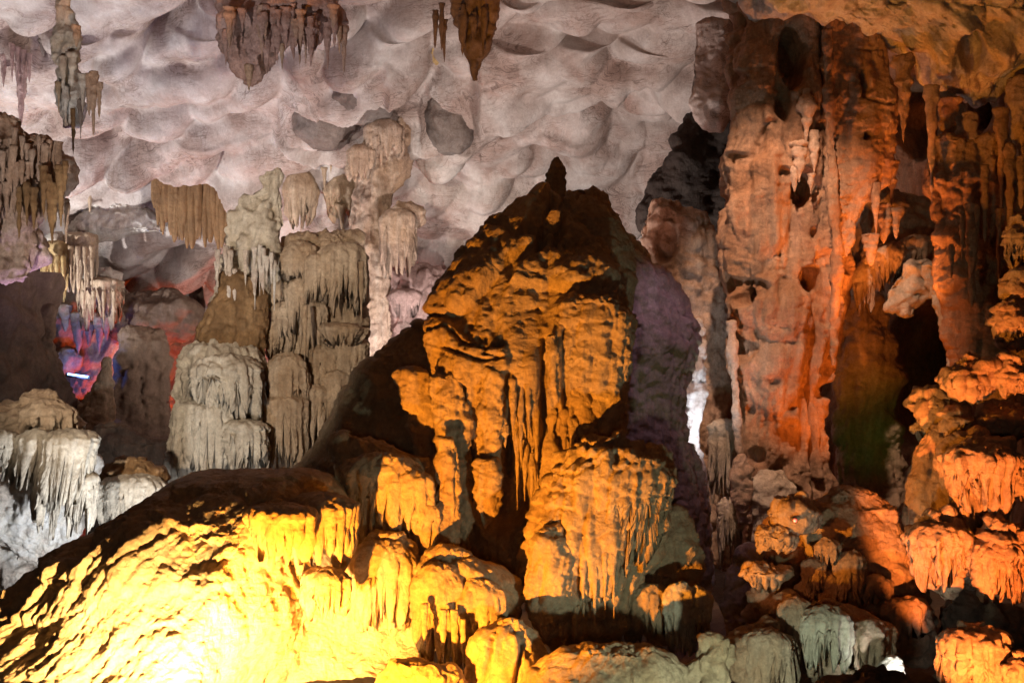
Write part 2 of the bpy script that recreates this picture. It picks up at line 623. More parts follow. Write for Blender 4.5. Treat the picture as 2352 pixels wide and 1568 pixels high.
def ceiling():
    pr = np.array([(-9, 9.4), (-2, 9.8), (6, 10), (13, 10), (19, 9.8), (22, 9.4), (24.5, 8.7), (26, 7.8), (27, 6.9), (28.5, 5.9), (30, 4.6), (31.5, 3.2), (33, 1.4), (34.2, 0.), (35.3, -2.5), (35.8, -7)])
    d = np.concatenate([[0], np.cumsum(np.hypot(np.diff(pr[:, 0]), np.diff(pr[:, 1])))])
    s_in = np.interp(23., pr[:, 0], d)
    ss = np.concatenate([np.linspace(0, s_in, 30)[:-1], np.linspace(s_in, d[-1], 420)])
    yy = smooth1(np.interp(ss, d, pr[:, 0]), 9)
    zz = smooth1(np.interp(ss, d, pr[:, 1]), 9)
    xs = np.concatenate([np.linspace(-24, -15.2, 24)[:-1], np.linspace(-15.2, 8.5, 760), np.linspace(8.5, 24, 40)[1:]])
    X, S = np.meshgrid(xs, ss)
    Yg = np.repeat(yy[:, None], len(xs), 1) - .018 * np.clip(np.abs(X) - 10, 0, 99) ** 2
    Z = np.repeat(zz[:, None], len(xs), 1) - .012 * np.clip(np.abs(X) - 12, 0, 99) ** 2
    V = np.stack([X, Yg, Z + CZ], -1)
    n = normals(V, False)
    if n[200, 400, 2] > 0:
        n = -n
    Q = np.stack([X, S], -1)
    Q = Q + .55 * np.stack([fbm(V / 2.2, 2, 3), fbm(V / 2.2, 2, 4)], -1)
    A = np.array([[.93, .3], [-.36, .93]])
    p1 = pillows(Q @ A / np.array([1.05, .66]), 1)
    p2 = pillows(Q @ A.T / np.array([2.9, 2.0]) + 7.3, 2)
    p3 = pillows(Q / np.array([.62, .40]) + 3.1, 3)
    fade = .35 + .9 * vnoise(V / 4.0, 9)
    h = 1.3 * p1 * (.55 + .45 * fade) + .5 * p2 + .12 * p3 + .7 * fbm(V / 5., 2, 6) + .05 * fbm(V / .5, 3, 8)
    F = [('poly', [(1085, -300), (1095, 185), (1170, 182), (1240, 176), (1330, 180), (1395, 152), (1480, 112), (1555, 165), (1750, 210), (1950, 200), (1950, -300)], .7, 18),
         ('blob', 1350, 60, 70, 55, .15), ('blob', 1390, 270, 90, 75, .2), ('blob', 1330, 290, 60, 50, .12), ('blob', 1480, 190, 60, 50, .18),
         ('blob', 835, 130, 120, 75, .25), ('blob', 1030, 220, 60, 110, .25), ('blob', 700, 190, 50, 50, .2),
         ('lip', [(150, 345), (250, 330), (345, 345), (430, 344), (520, 360), (560, 385), (600, 440)], .85, 70),
         ('lip', [(195, 510), (215, 465), (260, 450), (330, 465), (400, 462)], .5, 30),
         ('lip', [(670, 270), (740, 315), (800, 295), (880, 240), (905, 170)], .5, 60),
         ('lip', [(960, 300), (1020, 322), (1085, 300)], .4, 90),
         ('lip', [(700, 165), (760, 190), (860, 145), (940, 160)], .4, 60),
         ('hole', 420, 650, 60, 40, .8)]
    h = h + sculpt(V, F, 5)
    V = V + n * h[..., None]
    V[-1, :, 2] -= 1
    return V, False


part('cave_ceiling', ceiling(), M_roof, kind='structure')


def floor():
    xs = np.linspace(-22, 22, 200)
    ys = np.linspace(-8, 36, 220)
    X, Yg = np.meshgrid(xs, ys)
    Z = CZ - 4.1 - .05 * np.clip(Yg - 12, 0, 99) + 0 * X
    V = np.stack([X, Yg, Z], -1)
    V[..., 2] += .5 * fbm(V / 2.5, 4, 12) + .25 * billow(V / 1.1, 3, 14)
    return V, False


part('cave_floor', floor(), M_floor, kind='structure')


def wall(us, ue, Y0, Y1, seed, specs, v_lo=-700, v_hi=1900, n=(420, 420), feats=()):
    """an upright stretch of cave wall between two picture columns, standing at depth Y0 .. Y1"""
    uu = np.linspace(us, ue, n[0])
    vv = np.linspace(v_lo, v_hi, n[1])
    U, Vv = np.meshgrid(uu, vv)
    t = (U - us) / (ue - us)
    Yg = Y0 + (Y1 - Y0) * t
    Ym = (Y0 + Y1) / 2
    x0, x1 = (us - 1176) * K * Y0, (ue - 1176) * K * Y1
    V = np.stack([x0 + (x1 - x0) * t, Yg, CZ + (784 - Vv) * K * Ym], -1)
    nn = normals(V, False)
    if nn[..., 1].mean() > 0:
        nn = -nn
    V = V + nn * (relief(V, specs, seed) + (sculpt(V, feats, seed) if feats else 0))[..., None]
    return V, False


part('cave_wall', wall(1790, 2900, 24, 17, 31, [('lump', .9, 3.2), ('lump', .3, .9), ('flute', .22, .5, 5), ('rough', .1, .35)],
     feats=[('hole', 2090, 850, 85, 190, 2.5), ('hole', 1950, 250, 50, 80, 1.2), ('hole', 2090, 270, 60, 90, 1.2), ('hole', 2250, 260, 30, 40, .8)]), M_rust, kind='structure')
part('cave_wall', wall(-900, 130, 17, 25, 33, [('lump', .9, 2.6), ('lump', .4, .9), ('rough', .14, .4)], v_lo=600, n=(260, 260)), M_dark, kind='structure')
# ------------------------------------------------------------------ the amber-lit group in the middle
def mound():
    ridge = np.array([(-400, 1700), (-150, 1480), (0, 1400), (60, 1350), (130, 1305), (200, 1262), (270, 1195), (335, 1160), (400, 1115), (480, 1088), (600, 1076), (690, 1074), (760, 1088), (820, 1130), (870, 1190), (930, 1270), (1010, 1350), (1100, 1420)], float)
    uu = np.linspace(-400, 1100, 520)
    rv = smooth1(np.interp(uu, ridge[:, 0], ridge[:, 1]), 9)
    Yr = 11.9 + 1.0 * sstep(640, 880, uu)
    X = (uu - 1176) * K * Yr
    Zr = CZ + (784 - rv) * K * Yr
    zf = CZ - 3.45
    # section from behind the ridge, over the brow and down the face to the floor in front
    b = np.linspace(0, 1, 420)
    sec = np.array([(0, 1.9, -1.2), (.10, .7, -.12), (.17, .15, .0), (.24, -.32, -.06), (.33, -.88, -.28), (.42, -1.25, -.62), (.52, -1.55, -1.15), (.64, -1.75, -1.75), (.8, -2.1, -2.5), (1., -2.9, -3.3)], float)
    sy = smooth1(np.interp(b, sec[:, 0], sec[:, 1]), 25)
    sz = smooth1(np.interp(b, sec[:, 0], sec[:, 2]), 25)
    H = np.clip(Zr - zf, .25, 9)
    k = np.clip(H / 2.6, .25, 1.15)
    Yg = Yr[None] + sy[:, None] * ((.55 + .45 * k) * (1 - .5 * sstep(680, 880, uu)))[None]
    Z = Zr[None] + sz[:, None] * (H / 3.1)[None]
    Xg = X[None] * np.ones_like(Yg)
    # the face swings to the left as it comes down
    Xg = Xg - .35 * np.clip(-sy[:, None] - .4, 0, 9) * 0.9
    V = np.stack([Xg, Yg, Z], -1)
    n = normals(V, False)
    if n[200, 260, 2] < 0:
        n = -n
    low = sstep(.22, .4, b)[:, None]
    d = relief(V, [('lump', .13, 1.1), ('rough', .025, .12)], 41)
    md = (1 - .7 * sstep(.5, .8, b))[:, None] * (.25 + 1.5 * sstep(.35, .75, vnoise(V / .9, 61)))
    d = d + low * (md * relief(V, [('dir', .15, .24, (-.66, -.3, -.62), 12), ('dir', .06, .11, (-.62, -.3, -.68), 9)], 43) + relief(V, [('lump', .16, .8), ('rough', .03, .25), ('rough', .02, .07)], 44))
    d = d + (1 - sstep(.5, .75, b)[:, None]) * sstep(.2, .3, b)[:, None] * relief(V, [('tier', .08, .35)], 47)
    V = V + n * d[..., None]
    return V, False


FL = [('flute', .05, .16, 6), ('rough', .02, .09), ('lump', .06, .5)]
m = thing('flowstone_mound', 'big tan flowstone mound glaring under the amber floodlight in the lower left', 'flowstone', (420, 1500, 10))
part('mound_body', mound(), M_amber, m)
part('drapery', tier(730, 1128, 1165, 1335, 95, 11.6, .8, 22, 3, .2, .12, .6, specs=[('rough', .02, .1)]), M_amber, m)
part('drapery', tier(640, 1150, 1185, 1300, 80, 11.1, .9, 18, 4, .2, .12, .6, specs=[('rough', .02, .1)]), M_amber, m)
part('drapery', tier(745, 1300, 1330, 1435, 55, 11.3, .8, 14, 5, .22, .1, .6, specs=[('rough', .02, .1)]), M_amber, m)

# tall stalagmite
s = thing('giant_stalagmite', 'tall pointed amber stalagmite in the middle with a horn on its peak', 'stalagmite', (1250, 1320, 13.4))
prof = [(428, 1246, 1264), (446, 1228, 1290), (470, 1196, 1300), (505, 1150, 1330), (545, 1106, 1385), (580, 1070, 1400), (620, 1036, 1420), (660, 1012, 1428), (700, 1002, 1435), (730, 998, 1442), (770, 985, 1446), (860, 988, 1448), (950, 994, 1440), (1020, 998, 1430), (1100, 1010, 1420), (1220, 1030, 1400), (1330, 1040, 1400)]
FE = [('poly', [(1000, 722), (1050, 715), (1085, 690), (1130, 640), (1170, 592), (1232, 560), (1240, 540), (1190, 545), (1262, 420), (1100, 420), (960, 640)], .17, 7),
      ('line', [(1270, 440), (1258, 500), (1235, 560)], 8, -.25),
      ('line', [(1300, 470), (1290, 520), (1270, 560)], 7, -.2),
      ('poly', [(1185, 600), (1240, 582), (1320, 590), (1410, 620), (1415, 660), (1300, 665), (1180, 650)], .14, 9),
      ('poly', [(1270, 690), (1330, 700), (1445, 725), (1440, 1000), (1275, 1000)], .10, 8),
      ('line', [(985, 770), (1030, 755), (1060, 790), (1110, 800), (1150, 790)], 4, -.09),
      ('line', [(1020, 800), (1060, 815), (1100, 830), (1150, 825)], 3.5, -.09),
      ('line', [(1110, 800), (1105, 815), (1140, 822)], 3, -.08),
      ('poly', [(990, 720), (1030, 735), (1080, 790), (1160, 800), (1165, 850), (1090, 880), (1060, 880), (985, 880)], .10, 6),
      ('line', [(1255, 770), (1248, 1100)], 9, -.28), ('line', [(1165, 870), (1160, 1100)], 9, -.2),
      ('line', [(1060, 880), (1068, 1150)], 7, -.22), ('line', [(1300, 760), (1296, 980)], 6, -.14),
      ('hole', 1150, 1120, 70, 110, .45)]
part('stalagmite_body', flow(prof, 13.6, .62, 51, sp=2.6, pw=.75, lean=(.15, 840), soft=130., specs=[('lump', .12, .8), ('rough', .035, .2), ('flute', .09, .18, 8), ('rough', .022, .06)], specs2=(690, [('dir', .06, .3, (.5, .2, .8), 3), ('rough', .04, .2)]), feats=FE, cap=.25), M_stal, s)
prof = [(440, 1300, 1385), (470, 1270, 1418), (520, 1240, 1440), (570, 1230, 1480), (620, 1230, 1538), (690, 1220, 1566), (740, 1220, 1594), (790, 1220, 1600), (840, 1220, 1580), (900, 1220, 1566), (980, 1220, 1572), (1060, 1220, 1594), (1150, 1220, 1612), (1340, 1220, 1618)]
part('right_shoulder', flow([(452, 1332, 1360), (472, 1312, 1392), (500, 1300, 1428), (560, 1290, 1452), (640, 1280, 1470), (740, 1300, 1450)], 14.35, .6, 58, sp=2.8, specs=[('lump', .08, .5), ('rough', .06, .25)], cap=.3), M_stal, s)
part('rear_flank', flow(prof, 16.0, .7, 53, sp=3.2, pw=.85, specs=[('rough', .05, .3), ('lump', .16, .9), ('tier', .025, .2), ('flute', .10, .18, 7)], cap=.2), M_stal, s)
part('horn', flow([(364, 1271, 1286), (384, 1259, 1300), (414, 1251, 1303), (450, 1240, 1304), (500, 1234, 1302), (600, 1230, 1300)], 15.2, .6, 55, sp=2.5, specs=[('lump', .05, .3), ('rough', .03, .12)], cap=.6, smooth=8), M_stal, s)
part('tooth', flow([(440, 1304, 1316), (460, 1296, 1326), (510, 1285, 1340), (560, 1280, 1340)], 14.35, .8, 56, sp=2.5, specs=[('rough', .03, .12)], smooth=8), M_stal, s)
part('boulder', flow([(486, 1262, 1290), (505, 1252, 1290), (540, 1246, 1276), (575, 1246, 1270)], 13.85, .8, 57, sp=2.5, specs=[('rough', .03, .12)], smooth=8), M_stal, s)
D = [('flute', .06, .13, 5), ('rough', .045, .14), ('rough', .02, .06), ('lump', .09, .35)]


def drape(rows, Y, seed, sp=2.8, dep=.8, pw=.9, ex=()):
    return flow(rows, Y, dep, seed, sp=sp, pw=pw, specs=list(D) + list(ex), cap=.3, capb=.5, smooth=14)


part('drapery', drape([(700, 1290, 1420), (725, 1275, 1442), (800, 1296, 1442), (900, 1300, 1440), (940, 1300, 1432), (975, 1318, 1400), (1000, 1335, 1375)], 13.0, 61, dep=.45, pw=.7, ex=[('tier', .03, .22)]), M_stal, s)
part('drapery', drape([(770, 1252, 1280), (820, 1250, 1288), (900, 1252, 1286), (1000, 1250, 1280), (1060, 1246, 1276), (1110, 1240, 1262)], 12.85, 62, dep=.9), M_stal, s)
part('drapery', drape([(860, 1105, 1160), (900, 1100, 1165), (960, 1098, 1168), (990, 1106, 1160), (1040, 1096, 1150), (1080, 1100, 1146)], 12.9, 63, dep=.8, ex=[('tier', .03, .25)]), M_stal, s)
part('drapery', drape([(1060, 1096, 1142), (1100, 1088, 1150), (1140, 1090, 1150), (1170, 1096, 1142), (1195, 1103, 1130), (1214, 1110, 1118)], 12.75, 64, dep=.85), M_stal, s)
part('drapery', drape([(870, 990, 1060), (960, 992, 1078), (1040, 1004, 1084), (1130, 1015, 1090), (1200, 1030, 1082), (1290, 1040, 1075)], 12.95, 65, dep=.7, pw=.8), M_stal, s)
part('drapery', drape([(1010, 1010, 1055), (1060, 1000, 1062), (1140, 1000, 1066), (1240, 968, 1060), (1300, 968, 1050)], 12.6, 66, dep=.8, pw=.8), M_stal, s)
for (a, b, c, w, q) in ((1178, 870, 1010, 10, 71), (1196, 880, 1080, 9, 72), (1214, 860, 1030, 9, 73), (1232, 880, 1120, 8, 74), (1205, 1010, 1150, 9, 75), (1272, 960, 1120, 10, 76),
                        (1296, 940, 1085, 13, 77), (1316, 960, 1060, 13, 78), (1345, 980, 1050, 14, 79), (1188, 960, 1190, 8, 80), (1330, 985, 1030, 9, 81), (1160, 975, 1030, 11, 82), (1052, 1150, 1290, 8, 83), (1222, 1040, 1200, 8, 84)):
    part('stalactite', spike(a, b, c, w, 12.8 + .02 * (q % 7), q, sp=2.6, belly=.25, knot=.3), M_stal, s)

r = thing('dark_rock_shoulder', 'dark smooth rock shoulder sloping down to the left from the giant stalagmite', 'rock', (850, 1090, 14.2))
part('shoulder_body', flow([(762, 965, 1010), (800, 900, 1040), (850, 850, 1060), (900, 800, 1060), (960, 752, 1070), (1000, 730, 1080), (1050, 690, 1090), (1100, 660, 1090), (1180, 650, 1090)], 14.1, .55, 91, specs=[('lump', .25, 1.2), ('rough', .08, .35), ('rough', .02, .1)], pw=.9), M_stal, r)
part('rock_knob', flow([(860, 900, 985), (900, 925, 1000), (960, 940, 1010), (1030, 950, 1005), (1060, 960, 1000)], 13.2, .6, 92, specs=[('lump', .12, .5), ('rough', .08, .2)]), M_stal, r)

f = thing('tiered_drapery', 'ragged amber drapery tier below the dark shoulder, left of the giant stalagmite', 'drapery', (890, 1280, 12))
part('tier_top', flow([(1000, 757, 800), (1020, 752, 900), (1050, 775, 985), (1090, 782, 1000), (1130, 800, 1004), (1180, 830, 1004), (1250, 850, 1000)], 12.9, .6, 93, specs=[('lump', .1, .5), ('flute', .08, .22, 4), ('rough', .03, .1)], pw=.9), M_amber, f)
part('drapery', tier(870, 1040, 1080, 1235, 100, 12.6, .55, 18, 94, .16, .05, .4, specs=[('rough', .02, .1), ('lump', .04, .3)]), M_amber, f)
part('drapery', tier(940, 1075, 1110, 1280, 58, 12.5, .6, 12, 95, .16, .1, .4, specs=[('rough', .02, .1)]), M_amber, f)
part('drapery', tier(975, 1150, 1180, 1300, 38, 12.45, .6, 5, 96, .16, .1, .4, specs=[('rough', .02, .1)]), M_amber, f)

b = thing('hanging_flowstone', 'rounded amber flowstone lobe with split drips under the ragged tier', 'flowstone', (880, 1450, 10.9))
part('lobe', flow([(1232, 850, 930), (1255, 820, 955), (1300, 806, 965), (1350, 802, 962), (1400, 810, 950), (1440, 830, 930)], 12.3, .6, 97, specs=[('lump', .08, .4), ('rough', .03, .1)]), M_amber, b)
part('drapery', tier(882, 1240, 1300, 1455, 80, 12.15, .6, 14, 98, .2, .2, .5, specs=[('rough', .02, .1)]), M_amber, b)

b = thing('forked_flowstone', 'amber flowstone lobe with two long pale drips, below the giant stalagmite', 'flowstone', (1060, 1560, 10.6))
part('lobe', flow([(1275, 985, 1080), (1300, 960, 1160), (1330, 950, 1200), (1380, 950, 1205), (1430, 960, 1200), (1480, 1000, 1190), (1530, 1080, 1180)], 12.1, .55, 99, specs=[('lump', .14, .55), ('rough', .04, .14)], feats=[('line', [(1020, 1300), (1060, 1370), (1110, 1380)], 4, -.07), ('line', [(1090, 1345), (1130, 1390)], 4, -.08)]), M_amber, b)
part('drapery', tier(1010, 1285, 1370, 1545, 68, 11.85, .7, 9, 101, .2, .2, .35, specs=[('rough', .02, .1)]), M_amber, b)
part('drapery', tier(1100, 1330, 1400, 1510, 70, 11.8, .6, 11, 102, .2, .2, .5, specs=[('rough', .02, .1)]), M_amber, b)
for (a, v0, v1, w, q) in ((1018, 1400, 1530, 10, 103), (1044, 1400, 1545, 11, 104), (975, 1385, 1500, 9, 105), (1064, 1420, 1535, 7, 106)):
    part('stalactite', spike(a, v0, v1, w, 11.45, q, sp=2.6, belly=.2, knot=.2), M_amber, b)

solo('boulder', 'rounded brown boulder with a cleft in the bottom centre', 'boulder', flow([(1425, 1150, 1200), (1450, 1110, 1240), (1490, 1080, 1275), (1540, 1070, 1290), (1620, 1060, 1290)], 11.3, .7, 107, specs=[('lump', .12, .5), ('flute', .06, .25, 4), ('rough', .02, .08)], feats=[('line', [(1130, 1470), (1110, 1570)], 4, -.1), ('line', [(1200, 1480), (1180, 1570)], 4, -.08)]), M_amber)
solo('low_rock', 'long low brown rock along the bottom edge beneath the bell-shaped stalagmite', 'rock', flow([(1494, 1330, 1500), (1510, 1260, 1545), (1540, 1210, 1580), (1640, 1180, 1600)], 10.9, .5, 108, specs=[('lump', .12, .6), ('rough', .04, .15), ('rough', .015, .05)], cap=.05), M_stal)
solo('rock_slab', 'flat brown rock at the foot of the forked flowstone', 'rock', flow([(1520, 900, 1010), (1540, 870, 1060), (1640, 850, 1080)], 11.0, .5, 109, specs=[('lump', .14, .5), ('rough', .04, .15)], cap=.05), M_amber)

b = thing('bell_stalagmite', 'squat bell-shaped stalagmite, amber on the left and pale green on its drip-ribbed right', 'stalagmite', (1370, 1490, 11.2))
part('bell_body', flow([(1012, 1330, 1450), (1030, 1300, 1500), (1060, 1270, 1535), (1090, 1255, 1548), (1130, 1240, 1545), (1200, 1225, 1535), (1260, 1205, 1515), (1320, 1198, 1480), (1380, 1205, 1440), (1440, 1240, 1420), (1490, 1280, 1410)], 12.4, .75, 111, sp=2.6, specs=[('lump', .08, .5), ('flute', .13, .17, 12), ('tier', .05, .22)], cap=.2), M_stal, b)
part('drapery', tier(1450, 1040, 1110, 1345, 88, 12.1, .7, 30, 113, .22, .35, .5, lean=-.1, specs=[('rough', .025, .08), ('tier', .035, .14)]), M_stal, b)
part('lobe', flow([(1218, 1230, 1290), (1240, 1208, 1310), (1300, 1196, 1325), (1370, 1200, 1330), (1420, 1212, 1310), (1465, 1240, 1285)], 11.95, .7, 114, sp=2.6, specs=[('lump', .1, .4), ('flute', .05, .2, 4), ('rough', .02, .07)]), M_stal, b)
for (a, v0, v1, w, q) in ((1340, 1230, 1420, 12, 115), (1366, 1200, 1470, 11, 116), (1390, 1220, 1400, 10, 117), (1410, 1230, 1420, 10, 118), (1290, 1420, 1490, 9, 119), (1322, 1390, 1480, 10, 120)):
    part('stalactite', spike(a, v0, v1, w, 11.85, q, sp=2.6, belly=.2, knot=.25), M_stal, b)

d = thing('side_drapery', 'drooping drapery right of the bell-shaped stalagmite, its right half pale green', 'drapery', (1540, 1510, 11.3))
part('drapery_root', flow([(1320, 1450, 1560), (1350, 1420, 1610), (1400, 1425, 1600), (1470, 1480, 1590)], 12.7, .6, 121, specs=[('lump', .1, .5), ('flute', .06, .2, 5)]), M_stal, d)
part('drapery', tier(1490, 1335, 1375, 1490, 62, 12.4, .6, 12, 122, .2, .2, .5, specs=[('rough', .02, .08)]), M_stal, d)
part('drapery', tier(1562, 1335, 1385, 1525, 42, 12.1, .7, 12, 123, .2, .35, .5, specs=[('rough', .02, .08), ('tier', .02, .2)]), M_pale, d)
part('drapery', tier(1605, 1345, 1385, 1510, 34, 12.1, .7, 10, 124, .2, .35, .5, specs=[('rough', .02, .08), ('tier', .02, .2)]), M_pale, d)

w = thing('wet_white_flowstone', 'narrow wet white flowstone gleaming in the cleft right of the giant stalagmite', 'flowstone', (1610, 1340, 15.5))
part('flowstone_face', flow([(735, 1590, 1614), (800, 1572, 1622), (900, 1560, 1622), (1000, 1580, 1604), (1100, 1590, 1628), (1250, 1596, 1636), (1335, 1600, 1640)], 17.3, 1.2, 125, specs=[('dir', .1, .18, (-.4, 0, -1), 6), ('rough', .05, .12)], back=.6), M_sheen, w)
part('rock_rib', flow([(1020, 1570, 1600), (1100, 1560, 1625), (1250, 1560, 1632), (1360, 1540, 1640)], 16.3, .7, 126, specs=[('lump', .1, .5), ('flute', .05, .15, 5), ('rough', .03, .1)]), M_stal, w)
solo('rock_ledge', 'dark lumpy ledge between the bell-shaped stalagmite and the white cleft', 'rock', flow([(1170, 1530, 1560), (1210, 1490, 1590), (1260, 1470, 1612), (1320, 1450, 1612), (1360, 1440, 1600)], 12.9, .6, 127, specs=[('lump', .2, .45), ('rough', .05, .15)]), M_stal)
# ------------------------------------------------------------------ pale columns behind, on the left
T1 = [('flute', .05, .16, 9), ('rough', .025, .09)]
c = thing('flowstone_pedestal', 'wide pale ribbed flowstone pedestal under brown rock, left of the tiered column', 'column', (500, 1110, 19))
part('pedestal_body', flow([(815, 425, 600), (850, 410, 612), (900, 402, 616), (960, 396, 618), (1020, 390, 618), (1120, 385, 622), (1240, 385, 625)], 19.4, .7, 131, sp=2.8, pw=.85, specs=[('lump', .15, .8), ('tier', .10, .5), ('flute', .11, .2, 12), ('rough', .03, .1)]), M_pale, c)
part('drapery', tier(520, 815, 850, 990, 85, 18.8, .6, 30, 132, .2, .05, .5, specs=[('tier', .05, .3), ('rough', .03, .1)]), M_pale, c)
part('drapery', tier(478, 915, 940, 1130, 72, 18.7, .6, 20, 133, .18, .02, .3, specs=[('rough', .02, .1)]), M_pale, c)
part('drapery', tier(560, 960, 985, 1110, 55, 18.55, .7, 22, 134, .22, .05, .5, specs=[('tier', .05, .25), ('rough', .03, .1)]), M_pale, c)
part('brown_shoulder', flow([(640, 500, 610), (700, 470, 622), (760, 440, 625), (810, 428, 615), (850, 425, 610)], 19.6, .6, 135, specs=[('lump', .2, .8), ('rough', .08, .25), ('flute', .05, .3, 4)]), M_brown, c)
part('ragged_top', flow([(396, 610, 640), (425, 585, 652), (470, 545, 660), (520, 515, 658), (600, 498, 640), (660, 492, 632), (720, 480, 625)], 19.9, .5, 136, specs=[('lump', .2, .7), ('flute', .15, .25, 5), ('rough', .16, .3), ('pit', .15, .3)]), M_pale, c)
rs = random.Random(5)
for i in range(16):
    a = 498 + 140 * rs.random()
    v0 = 560 + 60 * rs.random()
    part('drip', spike(a, v0, v0 + 50 + 70 * rs.random(), 6 + 5 * rs.random(), 19.35, 137 + i, sp=4), M_white, c)

c = thing('tiered_column', 'tall tan column of stacked organ-pipe tiers behind the dark shoulder', 'column', (740, 1060, 20))
part('column_core', flow([(560, 650, 835), (620, 640, 838), (700, 625, 845), (800, 615, 850), (900, 610, 845), (1000, 606, 830), (1160, 610, 800)], 20.4, .6, 151, specs=[('lump', .15, .7), ('flute', .12, .22, 8), ('tier', .09, .6), ('rough', .03, .1)]), M_tan, c)
for (a, vt, vr, vb, w, Y, n, q, sc_) in (
        (785, 552, 592, 735, 54, 19.72, 20, 152, .03), (690, 552, 600, 655, 46, 19.82, 18, 153, .1), (725, 580, 610, 700, 30, 19.62, 10, 154, .1),
        (640, 640, 660, 720, 28, 19.92, 11, 155, .15), (690, 640, 662, 790, 34, 19.72, 13, 156, .1), (655, 690, 712, 830, 30, 19.82, 10, 157, .1),
        (720, 690, 712, 850, 30, 19.72, 12, 158, .1), (630, 735, 755, 840, 22, 19.82, 9, 159, .15), (788, 738, 756, 800, 56, 19.42, 22, 160, .3),
        (800, 770, 790, 960, 48, 19.72, 16, 161, .15), (745, 790, 815, 1000, 36, 19.62, 11, 162, .1), (660, 806, 870, 1100, 52, 19.22, 20, 163, .05),
        (655, 900, 925, 1090, 50, 19.12, 18, 164, .02), (720, 880, 900, 1060, 34, 19.42, 11, 165, .1), (770, 850, 870, 1030, 36, 19.52, 11, 166, .1)):
    part('fringe', tier(a, vt, vr, vb, w, Y, .75, n, q, .2, sc_, .45, specs=[('rough', .03, .1)], sp=2.6), M_tan, c)
for (a, v0, v1, w, q) in ((735, 1085, 940, 11, 170), (742, 990, 945, 9, 171), (700, 700, 830, 7, 172), (830, 600, 740, 7, 173)):
    part('drip', spike(a, v0, v1, w, 19.0, q, sp=3.5), M_tan, c)

t = thing('ceiling_column', 'rough pinkish column rising from behind the tiered column to the ceiling boulders', 'column', (840, 800, 21))
part('column_body', flow([(200, 930, 1000), (260, 895, 985), (320, 850, 975), (380, 815, 945), (450, 800, 910), (520, 800, 900), (600, 800, 900), (700, 820, 900), (800, 835, 905), (1000, 830, 960)], 27.8, .6, 174, specs=[('lump', .2, .7), ('flute', .1, .25, 6), ('rough', .07, .2)]), M_peach, t)
part('yellow_seam', flow([(85, 1003, 1016), (130, 985, 1018), (200, 955, 1002), (270, 928, 968), (320, 925, 955)], 28.2, .5, 175, lean=(-.4, 320), specs=[('lump', .15, .4), ('rough', .06, .15)]), M_ochre, t)
part('curtain', tier(880, 270, 300, 390, 42, 26.9, .6, 14, 176, .25, .1, .6), M_peach, t)
part('curtain', tier(830, 330, 350, 420, 30, 26.9, .6, 12, 177, .25, .1, .6), M_peach, t)

j = thing('jellyfish_stalactite', 'tan jellyfish-shaped stalactite hanging over the tiered column', 'stalactite', (790, 525, 20.2))
part('hood', tier(792, 392, 445, 515, 47, 29.0, .9, 15, 181, .22, .3, .55), M_tan, j)
part('stem', flow([(330, 765, 790), (370, 770, 800), (420, 770, 815)], 29.1, .9, 182, specs=[('flute', .04, .12, 5)]), M_tan, j)
part('stalactite', spike(785, 470, 526, 16, 28.6, 183), M_tan, j)
j = thing('bell_stalactite', 'brown fluted bell stalactite hanging left of the jellyfish-shaped one', 'stalactite', (695, 540, 20.2))
part('hood', tier(690, 385, 440, 535, 38, 29.0, .9, 14, 184, .22, .35, .4), M_tan, j)
part('neck', flow([(350, 676, 700), (400, 670, 704), (430, 665, 715)], 29.1, .9, 185, specs=[('rough', .04, .12)]), M_tan, j)
j = thing('ribbed_curtain', 'pinkish ribbed stone curtain hanging right of the tiered column', 'drapery', (920, 650, 21))
part('curtain', tier(915, 478, 505, 648, 40, 27, .6, 16, 186, .2, .1, .4), M_peach, j)
part('shelf', rock(880, 980, 465, 530, 27.5, .6, 187), M_peach, j)
part('curtain', tier(930, 660, 680, 740, 40, 27.6, .6, 16, 188, .2, .3, .6), M_pink, j)
for k_, (a, v0, v1, w) in enumerate(((760, 335, 400, 14), (745, 385, 440, 9), (845, 440, 520, 12), (865, 430, 540, 9))):
    solo('stalactite', ['short orange stalactite under the grey ceiling boulder', 'stubby tan stalactite between the bell and jellyfish stalactites', 'slim tan stalactite right of the jellyfish hood', 'thin pinkish stalactite against the rough pink column'][k_],
         'stalactite', spike(a, v0, v1, w, 28.5, 190 + k_), M_tan, 'stalactites around the tiered column')
solo('rock_wall', 'purplish lumpy rock wall between the tiered column and the giant stalagmite', 'rock', flow([(640, 890, 1040), (700, 880, 1080), (800, 870, 1080), (950, 860, 1080)], 29, .5, 195, specs=[('lump', .3, .9), ('flute', .15, .3, 4), ('rough', .08, .25)]), M_pink)

# things hanging from the roof, upper left
VI = thing('hanging_rock', 'rough pink hanging rock with dripping spikes at the top, left of centre', 'rock', (620, 220, 20))
part('rock_body', flow([(-60, 500, 800), (0, 510, 790), (60, 520, 770), (110, 530, 640), (150, 540, 610), (190, 560, 590)], 18.7, .5, 201, specs=[('lump', .3, .8), ('rough', .18, .35), ('rough', .05, .12)]), M_pink, VI)
for i in range(34):
    a = 505 + 285 * rs.random()
    v0 = 10 + 60 * rs.random()
    part('spike', spike(a, v0, v0 + 50 + 60 * rs.random(), 8 + 9 * rs.random(), 17.9 + .3 * rs.random(), 202 + i, sp=4, knot=.3), M_pink if i % 3 else M_rosy, VI)
for i, (a, v0, v1, w) in enumerate(((572, 150, 208, 12), (648, 100, 160, 8), (780, 60, 125, 9))):
    part('spike', spike(a, v0, v1, w, 18.0, 240 + i, sp=3), M_peach, VI)
VI = thing('hanging_rock', 'brown-pink fissured hanging rock at the top edge above the grey boulders', 'rock', (1070, 150, 20))
